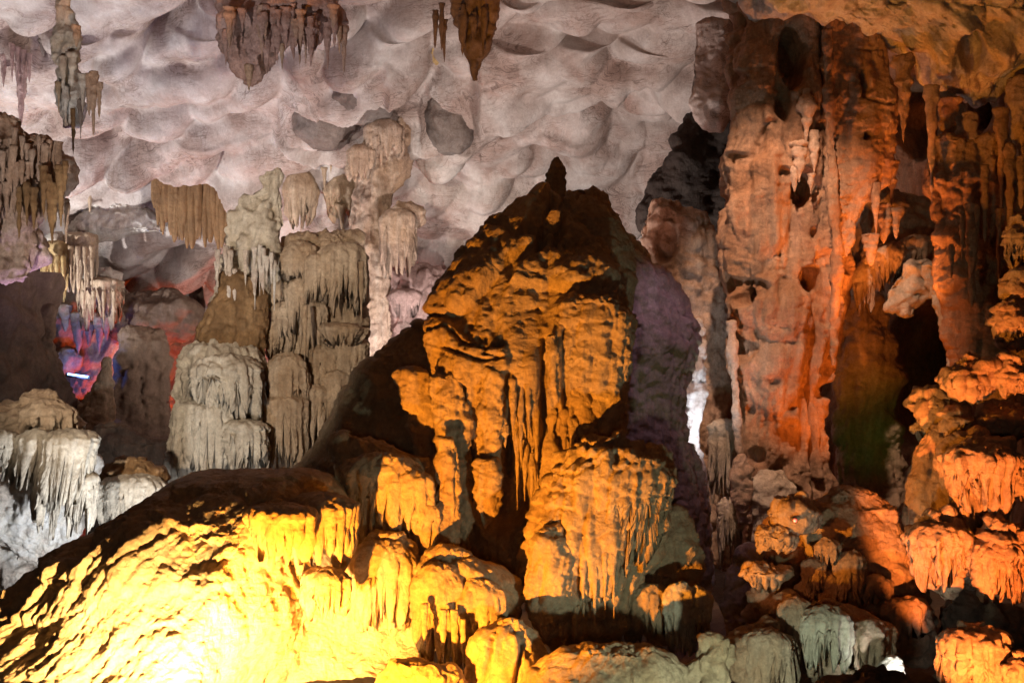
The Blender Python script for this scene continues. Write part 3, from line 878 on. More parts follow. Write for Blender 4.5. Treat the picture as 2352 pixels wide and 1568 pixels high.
part('rock_body', flow([(-60, 1030, 1160), (20, 1042, 1145), (70, 1052, 1128), (110, 1066, 1116), (150, 1074, 1106), (185, 1084, 1096)], 18.8, .5, 250, specs=[('lump', .25, .6), ('flute', .14, .25, 5), ('rough', .08, .2)]), M_grey, VI)
for i in range(12):
    a = 985 + 130 * rs.random()
    v0 = -10 + 60 * rs.random()
    part('spike', spike(a, v0, v0 + 50 + 60 * rs.random(), 7 + 7 * rs.random(), 18.5, 251 + i, sp=4, knot=.3), M_grey, VI)

for k_, (a, v0, v1, w, lb) in enumerate(((48, 88, 292, 30, 'long violet-grey stalactite, second from the left edge at the top'), (8, 82, 200, 20, 'violet-grey stalactite cut by the left edge near the top'), (100, 92, 130, 14, 'stubby stalactite right of the long violet-grey one'))):
    st = thing('stalactite', lb, 'stalactite', (a, v1, 18.5), 'violet stalactites at the upper left')
    part('shaft', spike(a, v0, v1, w, 25.6, 270 + k_, sp=2.6, tip=.8, knot=.18), M_grey if k_ > 1 else M_pink, st)
    if k_ == 0:
        for i in range(4):
            part('drip', spike(a - 20 + 13 * i, 100 + 8 * i, 190 + 12 * (i % 3), 8, 25.1, 275 + i, sp=3), M_pink, st)
H = thing('stalactite_cluster', 'ragged white and orange stalactite cluster hanging on a stem, upper left', 'stalactite', (170, 355, 18.5))
part('stem', flow([(-60, 130, 170), (20, 128, 160), (80, 122, 180), (120, 122, 184), (150, 120, 180), (190, 125, 190), (240, 130, 205), (290, 150, 190)], 18.6, .8, 280, specs=[('lump', .12, .35), ('rough', .1, .2)]), M_white, H)
for i, (a, v0, v1, w, M_) in enumerate(((168, 250, 355, 9, M_brown), (150, 200, 290, 12, M_white), (135, 190, 260, 8, M_tan), (185, 230, 320, 10, M_grey), (215, 165, 310, 15, M_peach), (205, 170, 270, 12, M_peach), (228, 190, 275, 9, M_peach), (190, 170, 260, 12, M_white), (145, 130, 230, 13, M_white), (165, 120, 200, 15, M_white), (176, 60, 110, 12, M_peach))):
    part('spike', spike(a, v0, v1, w, 18.3, 281 + i, sp=2.8, knot=.25), M_, H)

B = thing('stalactite_bank', 'dense bank of peach stalactites with long brown tips at the left edge', 'stalactite', (70, 560, 17.5))
part('rock_body', flow([(285, -60, 60), (310, -60, 110), (370, -60, 165), (420, -60, 170), (480, -60, 120), (560, -60, 70), (620, -60, 90), (640, -60, 70)], 17.9, .5, 300, specs=[('lump', .2, .7), ('rough', .12, .3), ('flute', .1, .2, 5)]), M_peach, B)
for i in range(70):
    a = -20 + 175 * rs.random()
    v0 = 285 + 30 * rs.random() + 150 * rs.random() + max(0, a - 60) * .3
    part('spike', spike(a, v0, v0 + 50 + 70 * rs.random(), 6 + 8 * rs.random(), 17.3 + .25 * rs.random(), 301 + i, sp=4.5, knot=.3), M_peach, B)
for i, (a, v0, v1, w) in enumerate(((44, 430, 550, 10), (78, 430, 530, 13), (62, 420, 520, 9), (112, 400, 480, 12), (120, 420, 562, 22), (140, 380, 520, 15), (100, 380, 500, 14), (150, 370, 440, 8))):
    part('spike', spike(a, v0, v1, w, 17.1, 375 + i, sp=3, knot=.2, tip=.75), M_brown, B)
solo('rock_ledge', 'pale lumpy rock ledge with stubby underside below the peach stalactite bank', 'rock', flow([(490, -60, 60), (530, -60, 100), (580, -60, 105), (620, 5, 85), (640, 20, 60)], 18.2, .5, 385, specs=[('lump', .2, .5), ('rough', .12, .25)]), M_peach)
for k_, (a, v0, v1, w, lb) in enumerate(((182, 395, 470, 13, 'short peach stalactite in front of the grey hollow'), (206, 400, 490, 11, 'grey-brown stalactite hanging beside the short peach one'))):
    solo('stalactite', lb, 'stalactite', spike(a, v0, v1, w, 29.2, 390 + k_, tip=.6), M_peach if k_ == 0 else M_tan, 'stalactites before the grey hollow')

Cn = thing('brown_curtain', 'dark brown draped stone curtain hanging beneath the ceiling arch', 'drapery', (460, 580, 20.5))
part('root', flow([(385, 350, 540), (400, 348, 560), (430, 355, 565), (470, 365, 560)], 30.0, .35, 400, specs=[('lump', .1, .5)], cap=.02), M_brown, Cn)
env = [(350, 500), (375, 540), (400, 558), (428, 585), (455, 562), (480, 572), (505, 580), (530, 560), (548, 520), (565, 455)]
for i in range(30):
    a = 356 + 206 * (i * .618034 % 1)
    w = 5 + 8 * rs.random()
    vb = float(np.interp(a, [e[0] for e in env], [e[1] for e in env])) - 45 * rs.random() ** 2
    part('fold', flow([(386, a - w * .9, a + w * .9), (450, a - w, a + w), (vb - 40, a - w * .9, a + w * .9), (vb - 12, a - w * .6, a + w * .5), (vb, a - w * .2, a + w * .15)], 29.2, .7, 401 + i, sp=2.8, specs=[('flute', .09, .22, 10)], cap=.1, fine=.4), M_brown, Cn)

for k_, (a, vt, vr, vb, w, n, M_, lb) in enumerate((
        (126, 550, 566, 722, 30, 13, M_ochre, 'long ochre stone curtain hanging left of the arch'), (188, 532, 545, 692, 36, 9, M_tan, 'tan finger curtain under the small arch edge'), (228, 634, 648, 765, 52, 14, M_tan, 'ragged brown fringe hanging over the blue-lit niche'))):
    cu = thing('stone_curtain', lb, 'drapery', (a, vb, 18.8), 'curtains above the blue niche')
    part('curtain', tier(a, vt, vr, vb, w, 28.8 + .2 * k_, .5, n, 420 + k_, .22, .05, .55, specs=[('rough', .02, .1)]), M_, cu)
    part('root', rock(a - w * 1.05, a + w * 1.05, vt - 18, vr + 16, 29.4 + .2 * k_, .5, 425 + k_), M_white, cu)
    for i in range(4):
        part('drip', spike(a - w * .7 + i * w * .45, vr + 20, vb - 30 * rs.random() - 5, 6, 28.3 + .2 * k_, 430 + 5 * k_ + i, sp=3.5), M_, cu)
solo('rock_arch', 'pale rough rock arch with a drooping edge left of the grey hollow', 'rock', flow([(480, 210, 330), (500, 175, 370), (530, 155, 380), (560, 150, 175), (600, 148, 165)], 29.8, .4, 445, specs=[('lump', .15, .5), ('rough', .1, .2)]), M_white)

# niche with the blue tube lamp, ember recess
N_ = thing('niche_rock', 'blue-lit knobbly rock niche behind the hanging curtains', 'rock', (180, 860, 23))
part('back', flow([(660, 90, 290), (720, 90, 320), (780, 100, 300), (850, 110, 260), (900, 100, 260)], 30.5, .4, 450, specs=[('lump', .4, .9), ('rough', .15, .35)]), M_white, N_)
for i, (a, v0, v1, w) in enumerate(((180, 720, 815, 22), (205, 740, 800, 16), (228, 720, 810, 18), (150, 700, 760, 22), (245, 720, 780, 14))):
    part('stalactite', spike(a, v0, v1, w, 29.4, 451 + i, tip=.6), M_white, N_)
part('sill', rock(120, 190, 800, 860, 29.4, .7, 457), M_white, N_)
tl = thing('tube_lamp', 'small lit bluish-white tube lamp lying in the dark niche at left', 'lamp', (180, 866, 22.6))
g = glow('blue_tube_light', (.25, .5, 1.0), 9)
pa, pb = P(152, 858, 28.6), P(208, 866, 28.3)
ax = (pb - pa)
L_ = np.linalg.norm(ax)
ax /= L_
e1 = np.cross(ax, [0, 0, 1.]); e1 /= np.linalg.norm(e1)
e2 = np.cross(ax, e1)
aa = np.linspace(0, 2 * math.pi, 12, endpoint=False)


def tube(p, q, r):
    p, q = np.array(p), np.array(q)
    return np.stack([np.stack([p + (q - p) * t + rr * (e1 * math.cos(a) + e2 * math.sin(a)) for a in aa]) for t, rr in ((0, .001), (0, r), (1, r), (1, .001))]), True


part('tube', tube(pa + ax * .06, pb - ax * .06, .02), g, tl)
part('end_cap', tube(pa, pa + ax * .06, .03), M_grey, tl)
part('end_cap', tube(pb - ax * .06, pb, .03), M_grey, tl)
part('batten', tube(pa - np.array([0, 0, .05]), pb - np.array([0, 0, .05]), .028), M_grey, tl)

solo('rock_mass', 'dark brown knobbly rock mass at the left edge beside the blue niche', 'rock', flow([(640, -60, 80), (720, -60, 115), (800, -60, 130), (860, -60, 150), (920, -60, 175), (1000, -60, 200)], 25, .5, 460, specs=[('lump', .35, .9), ('rough', .18, .4)]), M_dark)
solo('rock_stump', 'tan rock stump standing below the blue niche', 'stalagmite', flow([(822, 240, 258), (850, 232, 262), (900, 200, 262), (950, 170, 260), (1010, 150, 262), (1080, 150, 270)], 24.6, .7, 461, specs=[('lump', .15, .6), ('flute', .06, .25, 5), ('rough', .05, .15)]), M_tan)
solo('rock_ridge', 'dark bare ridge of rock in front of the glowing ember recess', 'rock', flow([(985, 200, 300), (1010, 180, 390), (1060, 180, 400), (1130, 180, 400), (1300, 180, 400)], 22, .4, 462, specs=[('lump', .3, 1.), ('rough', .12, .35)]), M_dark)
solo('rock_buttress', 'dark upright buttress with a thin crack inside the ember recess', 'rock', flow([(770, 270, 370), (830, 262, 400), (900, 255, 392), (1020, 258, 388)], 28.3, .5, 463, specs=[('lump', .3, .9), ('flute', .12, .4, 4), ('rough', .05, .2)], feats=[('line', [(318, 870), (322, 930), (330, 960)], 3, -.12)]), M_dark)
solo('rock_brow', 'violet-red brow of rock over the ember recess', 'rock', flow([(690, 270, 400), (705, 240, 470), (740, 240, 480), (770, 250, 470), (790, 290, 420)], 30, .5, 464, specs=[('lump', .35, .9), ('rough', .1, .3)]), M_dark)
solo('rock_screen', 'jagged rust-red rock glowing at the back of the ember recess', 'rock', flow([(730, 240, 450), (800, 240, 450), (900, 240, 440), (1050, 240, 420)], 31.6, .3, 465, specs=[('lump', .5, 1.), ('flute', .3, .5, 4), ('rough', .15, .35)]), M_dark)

# white flowstone, lower left
F_ = thing('white_flowstone', 'big white flowstone with grey ribbed curtains above the mound at the left edge', 'flowstone', (100, 1290, 15))
part('cap', flow([(905, 70, 130), (930, 20, 160), (960, -60, 170), (1000, -60, 190), (1060, -60, 200)], 15.6, .6, 470, specs=[('lump', .15, .6), ('tier', .09, .2), ('rough', .04, .12)]), M_tan, F_)
part('rock_body', flow([(990, -60, 200), (1050, -60, 225), (1130, -60, 225), (1200, -60, 200), (1250, 40, 190), (1290, 70, 150)], 15.7, .55, 471, specs=[('lump', .2, .6), ('rough', .12, .3), ('rough', .04, .1)]), M_white, F_)
for (a, vt, vr, vb, w, n, q, ln_) in ((160, 985, 1010, 1215, 68, 24, 472, -.15), (75, 985, 1012, 1130, 40, 14, 473, -.2), (0, 985, 1015, 1110, 40, 12, 474, -.25), (195, 1080, 1100, 1240, 36, 14, 475, -.12), (120, 1060, 1085, 1250, 22, 8, 476, -.1)):
    part('curtain', tier(a, vt, vr, vb, w, 15.0, .7, n, q, .16, .1, .5, lean=ln_, specs=[('rough', .02, .1)]), M_pale, F_)
part('cap_fringe', tier(110, 918, 950, 1010, 60, 15.3, .7, 26, 478, .2, .05, .6, specs=[('tier', .05, .15)]), M_tan, F_)
F_ = thing('small_flowstone', 'smaller pale ribbed flowstone with a dark brown cap, beside the big white one', 'flowstone', (300, 1240, 15.5))
part('cap', flow([(1060, 260, 330), (1080, 225, 385), (1110, 222, 395), (1140, 230, 390)], 16.2, .6, 480, specs=[('lump', .15, .6), ('rough', .08, .2), ('tier', .05, .2)]), M_brown, F_)
part('curtain', tier(305, 1085, 1120, 1260, 78, 16.0, .6, 32, 481, .18, .1, .45, specs=[('rough', .02, .1)]), M_pale, F_)
solo('rock_outcrop', 'grey-white pitted rock foot at the left edge below the white flowstone', 'rock', flow([(1200, -60, 60), (1250, -60, 180), (1300, -60, 240), (1400, -60, 200), (1500, -60, 100)], 16.4, .5, 482, specs=[('lump', .3, .8), ('flute', .1, .3, 4), ('rough', .12, .3)]), M_white)

for k_, (u0, u1, v0, v1, Y, M_, lb) in enumerate(((668, 822, 195, 345, 27.5, M_grey, 'dark grey bulging boulder in the roof, left half of the dark pair'), (752, 912, 152, 288, 26.8, M_grey, 'dark grey bulging boulder in the roof, right half of the dark pair'),
        (975, 1100, 120, 352, 27.3, M_grey, 'tall smooth grey roof boulder right of the yellow seam'))):
    solo('roof_boulder', lb, 'boulder', rock(u0, u1, v0, v1, Y, .95, 720 + k_, specs=[('lump', .14, 1.3), ('rough', .05, .5)], fine=.8), M_, 'boulders bulging from the roof')
# ------------------------------------------------------------------ the rust-coloured side
R_ = thing('great_column', 'massive rust and peach column on the right reaching the roof, pale green at its foot', 'column', (1800, 1180, 18))
part('column_body', flow([(-80, 1670, 1960), (0, 1680, 1950), (60, 1685, 1945), (200, 1690, 1950), (300, 1685, 1945), (400, 1676, 1938), (500, 1670, 1935), (600, 1664, 1945), (660, 1668, 1935), (740, 1672, 1925), (800, 1680, 1918), (900, 1688, 1912), (1000, 1690, 1910), (1060, 1692, 1912), (1120, 1706, 1914), (1180, 1716, 1910), (1260, 1720, 1905)], 18.6, .7, 501, sp=2.8, pw=.8,
     specs=[('lump', .26, 1.1), ('rough', .08, .5), ('flute', .22, .42, 9), ('flute', .07, .16, 8), ('pit', .16, .3)],
     feats=[('hole', 1716, 682, 20, 24, .5), ('hole', 1822, 130, 34, 75, .9), ('hole', 1870, 640, 28, 30, .4), ('hole', 1845, 430, 26, 45, .5), ('hole', 1800, 240, 20, 40, .35),
            ('line', [(1690, 800), (1700, 1060)], 8, -.2), ('line', [(1880, 700), (1885, 1170)], 9, -.22), ('line', [(1770, 260), (1780, 560)], 10, .12), ('blob', 1780, 700, 85, 80, .22), ('blob', 1780, 850, 80, 100, .12), ('blob', 1755, 420, 70, 180, .16)]), M_rust, R_)
part('pale_foot', flow([(1088, 1745, 1800), (1110, 1722, 1830), (1150, 1716, 1840), (1200, 1722, 1830), (1260, 1730, 1830)], 17.9, .7, 502, specs=[('lump', .12, .5), ('rough', .04, .12)]), M_pale, R_)
part('flank_rib', flow([(740, 1668, 1690), (850, 1670, 1698), (960, 1682, 1706), (1060, 1690, 1712), (1130, 1690, 1722), (1200, 1700, 1730)], 17.9, .8, 503, specs=[('lump', .1, .4), ('rough', .07, .18)]), M_peach, R_)
part('knob', rock(1675, 1730, 1040, 1180, 17.8, .7, 504), M_peach, R_)
part('blade', flow([(40, 1890, 2010), (90, 1880, 2040), (200, 1888, 2058), (300, 1890, 2050), (400, 1895, 2045), (440, 1900, 2020), (480, 1905, 1985), (540, 1912, 1960), (590, 1918, 1945)], 17.9, .28, 505, sp=2.8, pw=.8,
     specs=[('lump', .16, .8), ('flute', .12, .3, 8), ('rough', .06, .2)], feats=[('hole', 1986, 195, 9, 38, .8), ('hole', 1988, 318, 9, 12, .6), ('line', [(1975, 108), (2050, 108)], 3, -.08), ('line', [(1990, 232), (2048, 236)], 3, -.07)]), M_rust, R_)
part('blade_drip', spike(2012, 420, 545, 14, 17.7, 506, belly=.1), M_rust, R_)
part('rib', flow([(70, 1888, 1910), (200, 1890, 1918), (420, 1898, 1925), (600, 1910, 1938), (760, 1905, 1928), (840, 1908, 1922)], 17.7, .8, 507, specs=[('lump', .1, .5), ('rough', .06, .2)]), M_rust, R_)
for i, (a, v0, v1, w) in enumerate(((1852, 205, 350, 22), (1835, 330, 420, 20), (1870, 300, 400, 16), (1825, 380, 440, 12), (1862, 400, 445, 9))):
    part('knob', spike(a, v0, v1, w, 17.75, 510 + i, belly=.3, knot=.4), M_peach, R_)

solo('roof_rock', 'warm rough overhanging roof rock across the top right corner', 'rock', flow([(-260, 1720, 2600), (-100, 1700, 2600), (0, 1720, 2600), (60, 1800, 2600), (110, 1990, 2600), (150, 2110, 2560), (185, 2160, 2400), (205, 2190, 2300)], 17.8, .35, 520, sp=3.4, specs=[('lump', .55, 1.3), ('rough', .4, .7), ('rough', .16, .22)], cap=.1, feats=[('hole', 2235, 120, 30, 42, .5)]), M_white)
solo('roof_rock', 'pale creamy broken roof rock above the chasm at the top', 'rock', flow([(-200, 1640, 1900), (-60, 1650, 1880), (0, 1665, 1860), (25, 1700, 1800)], 18.4, .4, 521, specs=[('lump', .2, .7), ('rough', .1, .3)]), M_white)
solo('hanging_slab', 'pale pointed roof slab jutting over the black chasm', 'rock', flow([(60, 1600, 1680), (120, 1590, 1685), (190, 1580, 1690), (240, 1580, 1690), (275, 1600, 1672), (300, 1632, 1655)], 20.5, .4, 522, specs=[('lump', .3, .9), ('rough', .05, .25)]), M_roof)
solo('rock_chasm', 'chasm wall coloured black for its shade, between the pale roof and the great column', 'rock', flow([(282, 1575, 1740), (330, 1545, 1740), (420, 1500, 1740), (480, 1472, 1740), (560, 1470, 1740), (900, 1490, 1760)], 23.0, .25, 524, specs=[('lump', .4, 1.), ('rough', .12, .35)], pw=.7), M_unlit)
solo('rock_cliff', 'blotched pale and brown cliff face below the black chasm', 'rock', flow([(470, 1490, 1560), (500, 1470, 1600), (560, 1460, 1660), (640, 1480, 1670), (720, 1500, 1690), (800, 1530, 1700), (900, 1560, 1700), (1000, 1570, 1710), (1150, 1580, 1730), (1300, 1590, 1750)], 20.5, .5, 523, specs=[('lump', .35, 1.), ('rough', .16, .4), ('flute', .12, .35, 5), ('rough', .05, .14)], feats=[('hole', 1530, 560, 30, 40, .4)]), M_peach)
for k_, (a, b, vt, vb, lb) in enumerate(((1640, 1690, 960, 1180, 'grey-green dripping drapery in the gap left of the great column'), (1655, 1700, 1140, 1330, 'thin grey-green fringe low in the gap left of the great column'))):
    solo('stone_curtain', lb, 'drapery', tier((a + b) / 2, vt, vt + 20, vb, (b - a) / 2 + 8, 18.6, .6, 12, 525 + k_, .25, .1, .6, specs=[('rough', .04, .12)]), M_pale, 'curtains in the gap by the great column')
for k_, (u0, u1, v0, v1, lb) in enumerate(((1685, 1760, 1245, 1300, 'pale green angular rock at the foot of the great column'), (1660, 1730, 1280, 1480, 'tall pale green rock leaning at the foot of the great column'))):
    solo('foot_rock', lb, 'rock', rock(u0, u1, v0, v1, 15.5, .6, 528 + k_), M_pale, 'green-lit rocks at the foot of the great column')

# hanging curtains, arch and wall on the right
G = thing('fan_curtain', 'grey fan of stone curtains hanging above the dark arch on the right', 'drapery', (2050, 720, 18.5))
part('root', flow([(440, 2000, 2060), (470, 1980, 2140), (520, 1965, 2180), (570, 1955, 2190), (610, 1960, 2180)], 19.2, .5, 530, specs=[('lump', .25, .7), ('rough', .1, .3)]), M_tan, G)
for (a, vt, vr, vb, w, n, q) in ((2045, 555, 585, 680, 55, 18, 531), (2105, 540, 560, 650, 40, 14, 532), (1985, 600, 640, 730, 26, 10, 533), (2010, 575, 600, 690, 30, 9, 534)):
    part('curtain', tier(a, vt, vr, vb, w, 18.6, .6, n, q, .22, .3, .5, specs=[('rough', .03, .1)]), M_tan, G)
solo('pale_apron', 'pale blue-green scalloped apron of rock on the lip of the dark arch', 'rock', flow([(608, 2085, 2150), (640, 2050, 2165), (680, 2030, 2160), (705, 2030, 2110), (722, 2065, 2095)], 18.3, .3, 536, specs=[('lump', .2, .5), ('rough', .08, .25)]), M_pale)
solo('rock_pillar', 'slanting blue-grey rock pillar on the right side of the dark arch', 'column', flow([(610, 2110, 2170), (680, 2130, 2172), (740, 2150, 2190), (800, 2165, 2205), (880, 2185, 2222), (960, 2190, 2240)], 18.2, .8, 537, specs=[('lump', .12, .5), ('rough', .06, .2)]), M_pale)
solo('knotted_stalactite', 'knotted pale stalactite ending in stubby knobs right of the rusty blade', 'stalactite', spike(2048, 370, 470, 15, 18.2, 538, knot=.5, tip=.5), M_rustlight)
for k_, (a, v0, v1, w, lb) in enumerate(((2030, 470, 560, 22, 'thick drooping brown root-like stalactite under the rusty blade'), (2058, 480, 550, 15, 'stubby brown stalactite beside the root-like one'), (2000, 540, 610, 22, 'brown bulb of dripstone above the grey fan curtain'))):
    solo('stalactite', lb, 'stalactite', spike(a, v0, v1, w, 18.0, 540 + k_, tip=.5, knot=.3), M_rustlight, 'stubby stalactites under the rusty blade')
W_ = thing('rust_buttress', 'broad rust-brown buttress with bright rust ribs on the right, over the arch', 'rock', (2230, 820, 16.5))
part('buttress_body', flow([(330, 2130, 2360), (420, 2120, 2420), (520, 2150, 2440), (620, 2160, 2440), (700, 2175, 2440), (800, 2195, 2440), (920, 2200, 2440)], 17.4, .4, 545, specs=[('lump', .3, 1.0), ('flute', .16, .4, 8), ('rough', .08, .25)]), M_rust, W_)
for i, (a, v0, v1, w) in enumerate(((2232, 470, 705, 16), (2210, 480, 600, 9), (2262, 380, 560, 12), (2320, 330, 560, 14), (2295, 480, 650, 9), (2185, 560, 640, 8), (2345, 360, 480, 14), (2245, 470, 560, 8))):
    part('rib', spike(a, v0, v1, w, 16.45, 546 + i, tip=.5, knot=.35), M_rust, W_)
for k_, (a, v0, v1, w, lb) in enumerate(((2140, 200, 470, 20, 'long slim rosy stalactite below the corner roof rock'), (2300, 250, 490, 20, 'rust-red stalactite near the right edge at the top'), (2340, 180, 420, 34, 'grey-brown stalactite cut by the right edge near the top'), (2075, 130, 330, 30, 'broad rosy flake of rock hanging beside the rusty blade'), (2230, 260, 400, 26, 'stubby rosy stalactite between the two long ones at top right'), (2175, 230, 380, 34, 'short wide rosy stalactite next to the long slim one'))):
    solo('stalactite', lb, 'stalactite', spike(a, v0, v1, w, 17.0 + .1 * k_, 556 + k_, tip=.7, knot=.25), M_rosy if k_ % 2 == 0 else M_rust, 'stalactites in the top right corner')
solo('cave_flank', 'dark rock flank inside the arch, tinged green', 'rock', flow([(700, 1930, 2020), (800, 1920, 2050), (900, 1920, 2060), (1000, 1920, 2070), (1150, 1920, 2100)], 20.5, .5, 563, specs=[('lump', .35, .9), ('flute', .12, .4, 5), ('rough', .1, .3)]), M_tan)


def capped(name, label, u, vt, vr, vb, w, Y, q, mat, group, n=16, seed=0, taper=.35, extra=()):
    """a mushroom cap of stone: knobbly tiered top and a short fringe under its rim"""
    o = thing(name, label, 'dripstone', (u, vb, Y), group)
    part('cap', flow([(vt, u - w * .45, u + w * .45), (vt + (vr - vt) * .35, u - w * .85, u + w * .85), (vr, u - w, u + w), (vr + (vb - vr) * .25, u - w * .92, u + w * .95), (vb - (vb - vr) * .3, u - w * .6, u + w * .6)], Y + w * K * Y * .15, .8, q, sp=2.6,
                      specs=[('lump', .16, .4), ('tier', .07, .15), ('rough', .08, .2), ('flute', .05, .12, 3), ('rough', .03, .07)], cap=.25), mat, o)
    part('fringe', tier(u, vt + (vr - vt) * .4, vr, vb, w * .98, Y, .85, n, q + 1, .2, taper, .6, specs=[('rough', .05, .14), ('tier', .03, .1), ('lump', .1, .4)]), mat, o)
    for e in extra:
        part('drip', spike(*e, q + 2, sp=3), mat, o)
    return o


GR = 'orange-lit dripstone caps on the right'
capped('mushroom_dripstone', 'big orange-lit mushroom cap of dripstone by the mouth of the dark arch', 2226, 815, 875, 925, 62, 12.6, 601, M_rustlight, GR)
capped('mushroom_dripstone', 'orange-lit dripstone cap cut by the right edge, level with the big mushroom cap', 2330, 825, 870, 912, 44, 12.4, 604, M_rustlight, GR)
capped('mushroom_dripstone', 'bright peach fringed cap high at the right edge', 2340, 500, 545, 640, 40, 13.2, 607, M_rustlight, GR)
capped('mushroom_dripstone', 'small orange cap at the right edge under the bright peach one', 2335, 625, 655, 690, 34, 13.0, 610, M_rustlight, GR)
capped('mushroom_dripstone', 'orange crooked cap at the right edge above the big mushroom cap', 2318, 690, 740, 810, 34, 12.8, 613, M_rustlight, GR)
capped('mushroom_dripstone', 'teal-shadowed layered cap left of and below the big mushroom cap', 2150, 895, 930, 975, 56, 13.2, 616, M_tan, GR)
capped('mushroom_dripstone', 'dark grey rounded cap at the foot of the arch, below the layered one', 2125, 945, 985, 1020, 34, 13.4, 619, M_tan, GR)
capped('mushroom_dripstone', 'rust cap with a curled fringe just under the big mushroom cap', 2200, 935, 965, 1010, 40, 12.5, 622, M_rustlight, GR)
capped('mushroom_dripstone', 'rust-brown ledge cap at the right edge above the glowing drapery', 2300, 925, 965, 1020, 62, 12.6, 625, M_rustlight, GR)
o = thing('glowing_drapery', 'brightest orange drapery boulder with dark slots in the right foreground', 'flowstone', (2250, 1200, 11.8))
part('boulder_body', flow([(1000, 2200, 2300), (1030, 2170, 2335), (1070, 2155, 2350), (1110, 2165, 2345), (1160, 2195, 2330), (1210, 2215, 2320), (1250, 2230, 2280)], 12.2, .75, 628, sp=2.6, specs=[('lump', .15, .45), ('flute', .12, .22, 4), ('rough', .07, .18), ('pit', .1, .2)], feats=[('hole', 2265, 1080, 12, 30, .2), ('hole', 2250, 1130, 10, 25, .2)]), M_rustlight, o)
part('fringe', tier(2250, 1010, 1060, 1215, 88, 11.9, .75, 18, 629, .22, .35, .5, specs=[('rough', .05, .12)]), M_rustlight, o)
o = thing('rust_slope', 'smooth rust-orange rock slope left of the glowing drapery', 'rock', (2110, 1260, 12.6))
part('slope_body', flow([(985, 2130, 2190), (1030, 2095, 2210), (1100, 2075, 2230), (1180, 2068, 2240), (1260, 2070, 2240), (1340, 2080, 2240)], 12.9, .6, 632, specs=[('lump', .18, .7), ('rough', .06, .2), ('flute', .04, .2, 4)]), M_rustlight, o)
o = thing('pitted_boulder', 'orange pitted boulder with purple slots below the rust slope', 'boulder', (2150, 1350, 11.6))
part('boulder_body', flow([(1185, 2110, 2180), (1210, 2080, 2215), (1250, 2068, 2225), (1300, 2095, 2225), (1345, 2125, 2205), (1375, 2150, 2190)], 11.9, .8, 635, sp=2.6, specs=[('lump', .12, .45), ('flute', .10, .16, 3), ('pit', .14, .16), ('rough', .05, .12)]), M_rustlight, o)
part('fringe', tier(2155, 1195, 1235, 1365, 68, 11.7, .75, 16, 636, .22, .35, .6, specs=[('rough', .04, .1)]), M_rustlight, o)
capped('mushroom_dripstone', 'cauliflower-like orange boulder cap at the right edge with green-tinged foot', 2300, 1200, 1260, 1390, 62, 11.6, 639, M_rustlight, GR, 18, taper=.3)
capped('mushroom_dripstone', 'small rounded rust cap wedged between the pitted and cauliflower-like boulders', 2215, 1230, 1270, 1330, 34, 11.7, 642, M_rustlight, GR)
capped('mushroom_dripstone', 'large flat-topped orange stump in the bottom right corner', 2235, 1440, 1475, 1640, 82, 11.0, 645, M_rustlight, GR, 20, taper=.1)
capped('mushroom_dripstone', 'dark rust lump cut by the bottom right corner', 2345, 1500, 1540, 1640, 40, 10.6, 648, M_rustlight, GR)
capped('mushroom_dripstone', 'orange lip of rock at the right edge above the cauliflower-like cap', 2340, 1050, 1090, 1150, 26, 12.0, 651, M_rustlight, GR)

Dk = thing('dark_dome', 'broad dark red-brown rock dome with small fringes right of the great column foot', 'rock', (1960, 1400, 12.6))
part('dome_body', flow([(1138, 1900, 2010), (1155, 1850, 2060), (1190, 1845, 2080), (1240, 1845, 2090), (1300, 1850, 2110), (1360, 1860, 2150), (1420, 1870, 2160), (1500, 1880, 2150)], 13.0, .6, 660, specs=[('lump', .25, .9), ('rough', .08, .3), ('tier', .05, .4)]), M_rustlight, Dk)
for (a, vt, vr, vb, w, n, q) in ((1955, 1265, 1290, 1410, 38, 12, 661), (1870, 1280, 1300, 1370, 30, 11, 662), (1905, 1310, 1330, 1410, 26, 9, 663), (2010, 1390, 1410, 1500, 46, 16, 664), (1870, 1380, 1400, 1450, 34, 12, 665), (2080, 1370, 1400, 1470, 60, 18, 666), (1930, 1390, 1405, 1450, 26, 10, 667), (1850, 1330, 1350, 1400, 24, 9, 668), (2010, 1320, 1340, 1390, 40, 12, 669), (1900, 1235, 1255, 1300, 30, 9, 670)):
    part('fringe', tier(a, vt, vr, vb, w, 12.25 + .02 * (q % 5), .7, n, q, .25, .15, .55, specs=[('rough', .03, .1)]), M_rustlight, Dk)
part('flank', flow([(1175, 1800, 1890), (1240, 1752, 1895), (1330, 1738, 1900), (1420, 1722, 1900), (1580, 1700, 1910)], 13.15, .35, 673, specs=[('lump', .22, .6), ('tier', .12, .35), ('rough', .09, .25)]), M_rust, Dk)
GL = 'shelves left of the dark dome'
capped('dripstone_shelf', 'orange shell-shaped shelf with the red pilot light under its rim', 1815, 1150, 1180, 1215, 52, 12.35, 680, M_rustlight, GL, 16)
capped('dripstone_shelf', 'pale orange crumpled shelf just below the shell-shaped one', 1780, 1205, 1230, 1270, 46, 12.25, 683, M_rustlight, GL, 16)
capped('dripstone_shelf', 'cream-tipped jutting shelf, third down from the shell-shaped one', 1760, 1290, 1310, 1360, 54, 12.1, 686, M_rustlight, GL, 14)
capped('dripstone_shelf', 'broken orange shelf under the cream-tipped one', 1790, 1370, 1395, 1440, 40, 12.05, 689, M_rustlight, GL, 12)
capped('dripstone_shelf', 'small pale shelf tucked left of the broken orange one', 1750, 1350, 1365, 1400, 30, 12.2, 692, M_rustlight, GL, 10)
led = thing('pilot_light', 'tiny glowing red pilot light under the orange shell-shaped shelf', 'lamp', (1826, 1196, 12.05))
e1, e2, ax = np.array([1., 0, 0]), np.array([0, 0, 1.]), np.array([0, 1., 0])
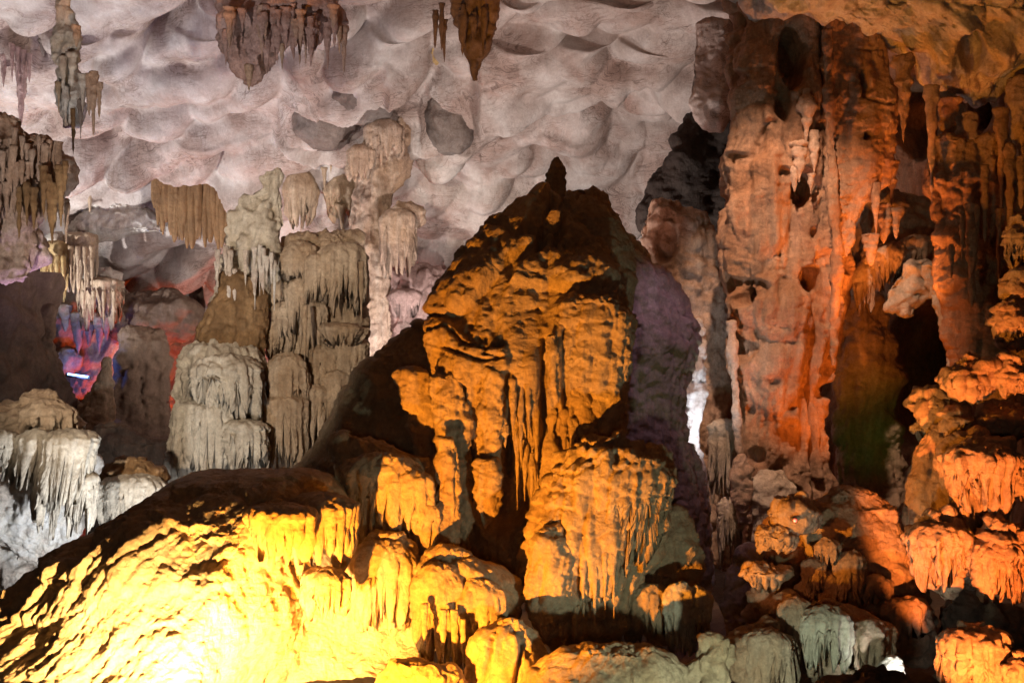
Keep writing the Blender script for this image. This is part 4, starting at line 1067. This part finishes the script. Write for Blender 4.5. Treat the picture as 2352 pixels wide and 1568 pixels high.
q0 = P(1826, 1195, 12.0)
part('lens', (np.stack([np.stack([q0 + ax * y + rr * (e1 * math.cos(a) + e2 * math.sin(a)) for a in aa]) for y, rr in ((-.02, .001), (-.016, .012), (0, .018), (.03, .018))]), True), glow('red_lens_light', (1, .02, .02), 8), led)
part('housing', (np.stack([np.stack([q0 + ax * y + rr * (e1 * math.cos(a) + e2 * math.sin(a)) for a in aa]) for y, rr in ((.0, .019), (.0, .028), (.08, .028), (.2, .02))]), True), M_dark, led)
o = thing('teal_stump', 'pale teal fringed stump in the bottom right, left of a black hole', 'dripstone', (1910, 1540, 11))
part('cap', flow([(1385, 1860, 1930), (1405, 1842, 1990), (1440, 1836, 2030), (1480, 1850, 2045), (1560, 1870, 2040)], 11.7, .65, 700, specs=[('lump', .12, .5), ('rough', .04, .15)]), M_rustlight, o)
part('fringe', tier(1895, 1390, 1425, 1550, 58, 11.3, .75, 18, 701, .24, .2, .55, specs=[('rough', .03, .1)]), M_pale, o)
part('fringe', tier(1990, 1420, 1450, 1560, 60, 11.4, .7, 14, 702, .2, .1, .4, specs=[('rough', .03, .1)]), M_rustlight, o)
o = thing('rust_drip_curtain', 'smooth rust drip curtain running down to the bottom edge, left of the teal stump', 'drapery', (1830, 1560, 11.2))
part('curtain', tier(1828, 1370, 1400, 1580, 42, 11.5, .7, 9, 705, .16, -.35, .25, specs=[('lump', .05, .4)]), M_rustlight, o)
part('curtain', tier(1770, 1440, 1470, 1600, 60, 11.2, .7, 10, 706, .16, -.1, .35, specs=[('lump', .05, .4)]), M_rustlight, o)
solo('boulder', 'rust-red lumpy boulder at the bottom, between the pale side drapery and the rust drip curtain', 'boulder', flow([(1440, 1700, 1770), (1460, 1670, 1800), (1500, 1650, 1820), (1600, 1640, 1840)], 11.4, .7, 708, specs=[('lump', .2, .5), ('rough', .12, .25), ('flute', .06, .2, 3)]), M_rust)
solo('boulder', 'pale greenish knobby boulder at the bottom, right of the side drapery', 'boulder', flow([(1470, 1610, 1650), (1500, 1590, 1680), (1600, 1580, 1700)], 10.9, .7, 709, specs=[('lump', .2, .35), ('rough', .12, .2)]), M_stal)
solo('boulder', 'small white-lit boulder in the dark gap by the teal stump', 'boulder', rock(2020, 2080, 1505, 1580, 11.0, .7, 710), M_white)
solo('low_rock', 'dark rounded rocks along the bottom edge on the right', 'rock', flow([(1540, 1960, 2100), (1556, 1850, 2160), (1610, 1780, 2200)], 9.1, .5, 711, specs=[('lump', .18, .4), ('rough', .06, .15)]), M_floor)
solo('rock_hollow', 'dark rounded rock roofing the black hole on the lower right', 'rock', flow([(1350, 2170, 2230), (1380, 2140, 2290), (1420, 2130, 2340), (1480, 2140, 2400), (1580, 2150, 2420)], 13.2, .4, 712, specs=[('lump', .3, .6), ('rough', .1, .25)]), M_dark)
lamp("spotlight_white_low", (2072, 1568, 10.7), (.95, 1, .95), 22, (2050, 1520, 11), 100, .6, .02)
lamp("tube_glow", (185, 850, 28.2), (.14, .26, 1.0), 40, None, radius=.08)
lamp("spotlight_green_arch", (2040, 1020, 18.6), (.3, .9, .05), 5, (1990, 960, 20), 90, .8, .05)  # faint green lamp tinting the rock flank inside the arch
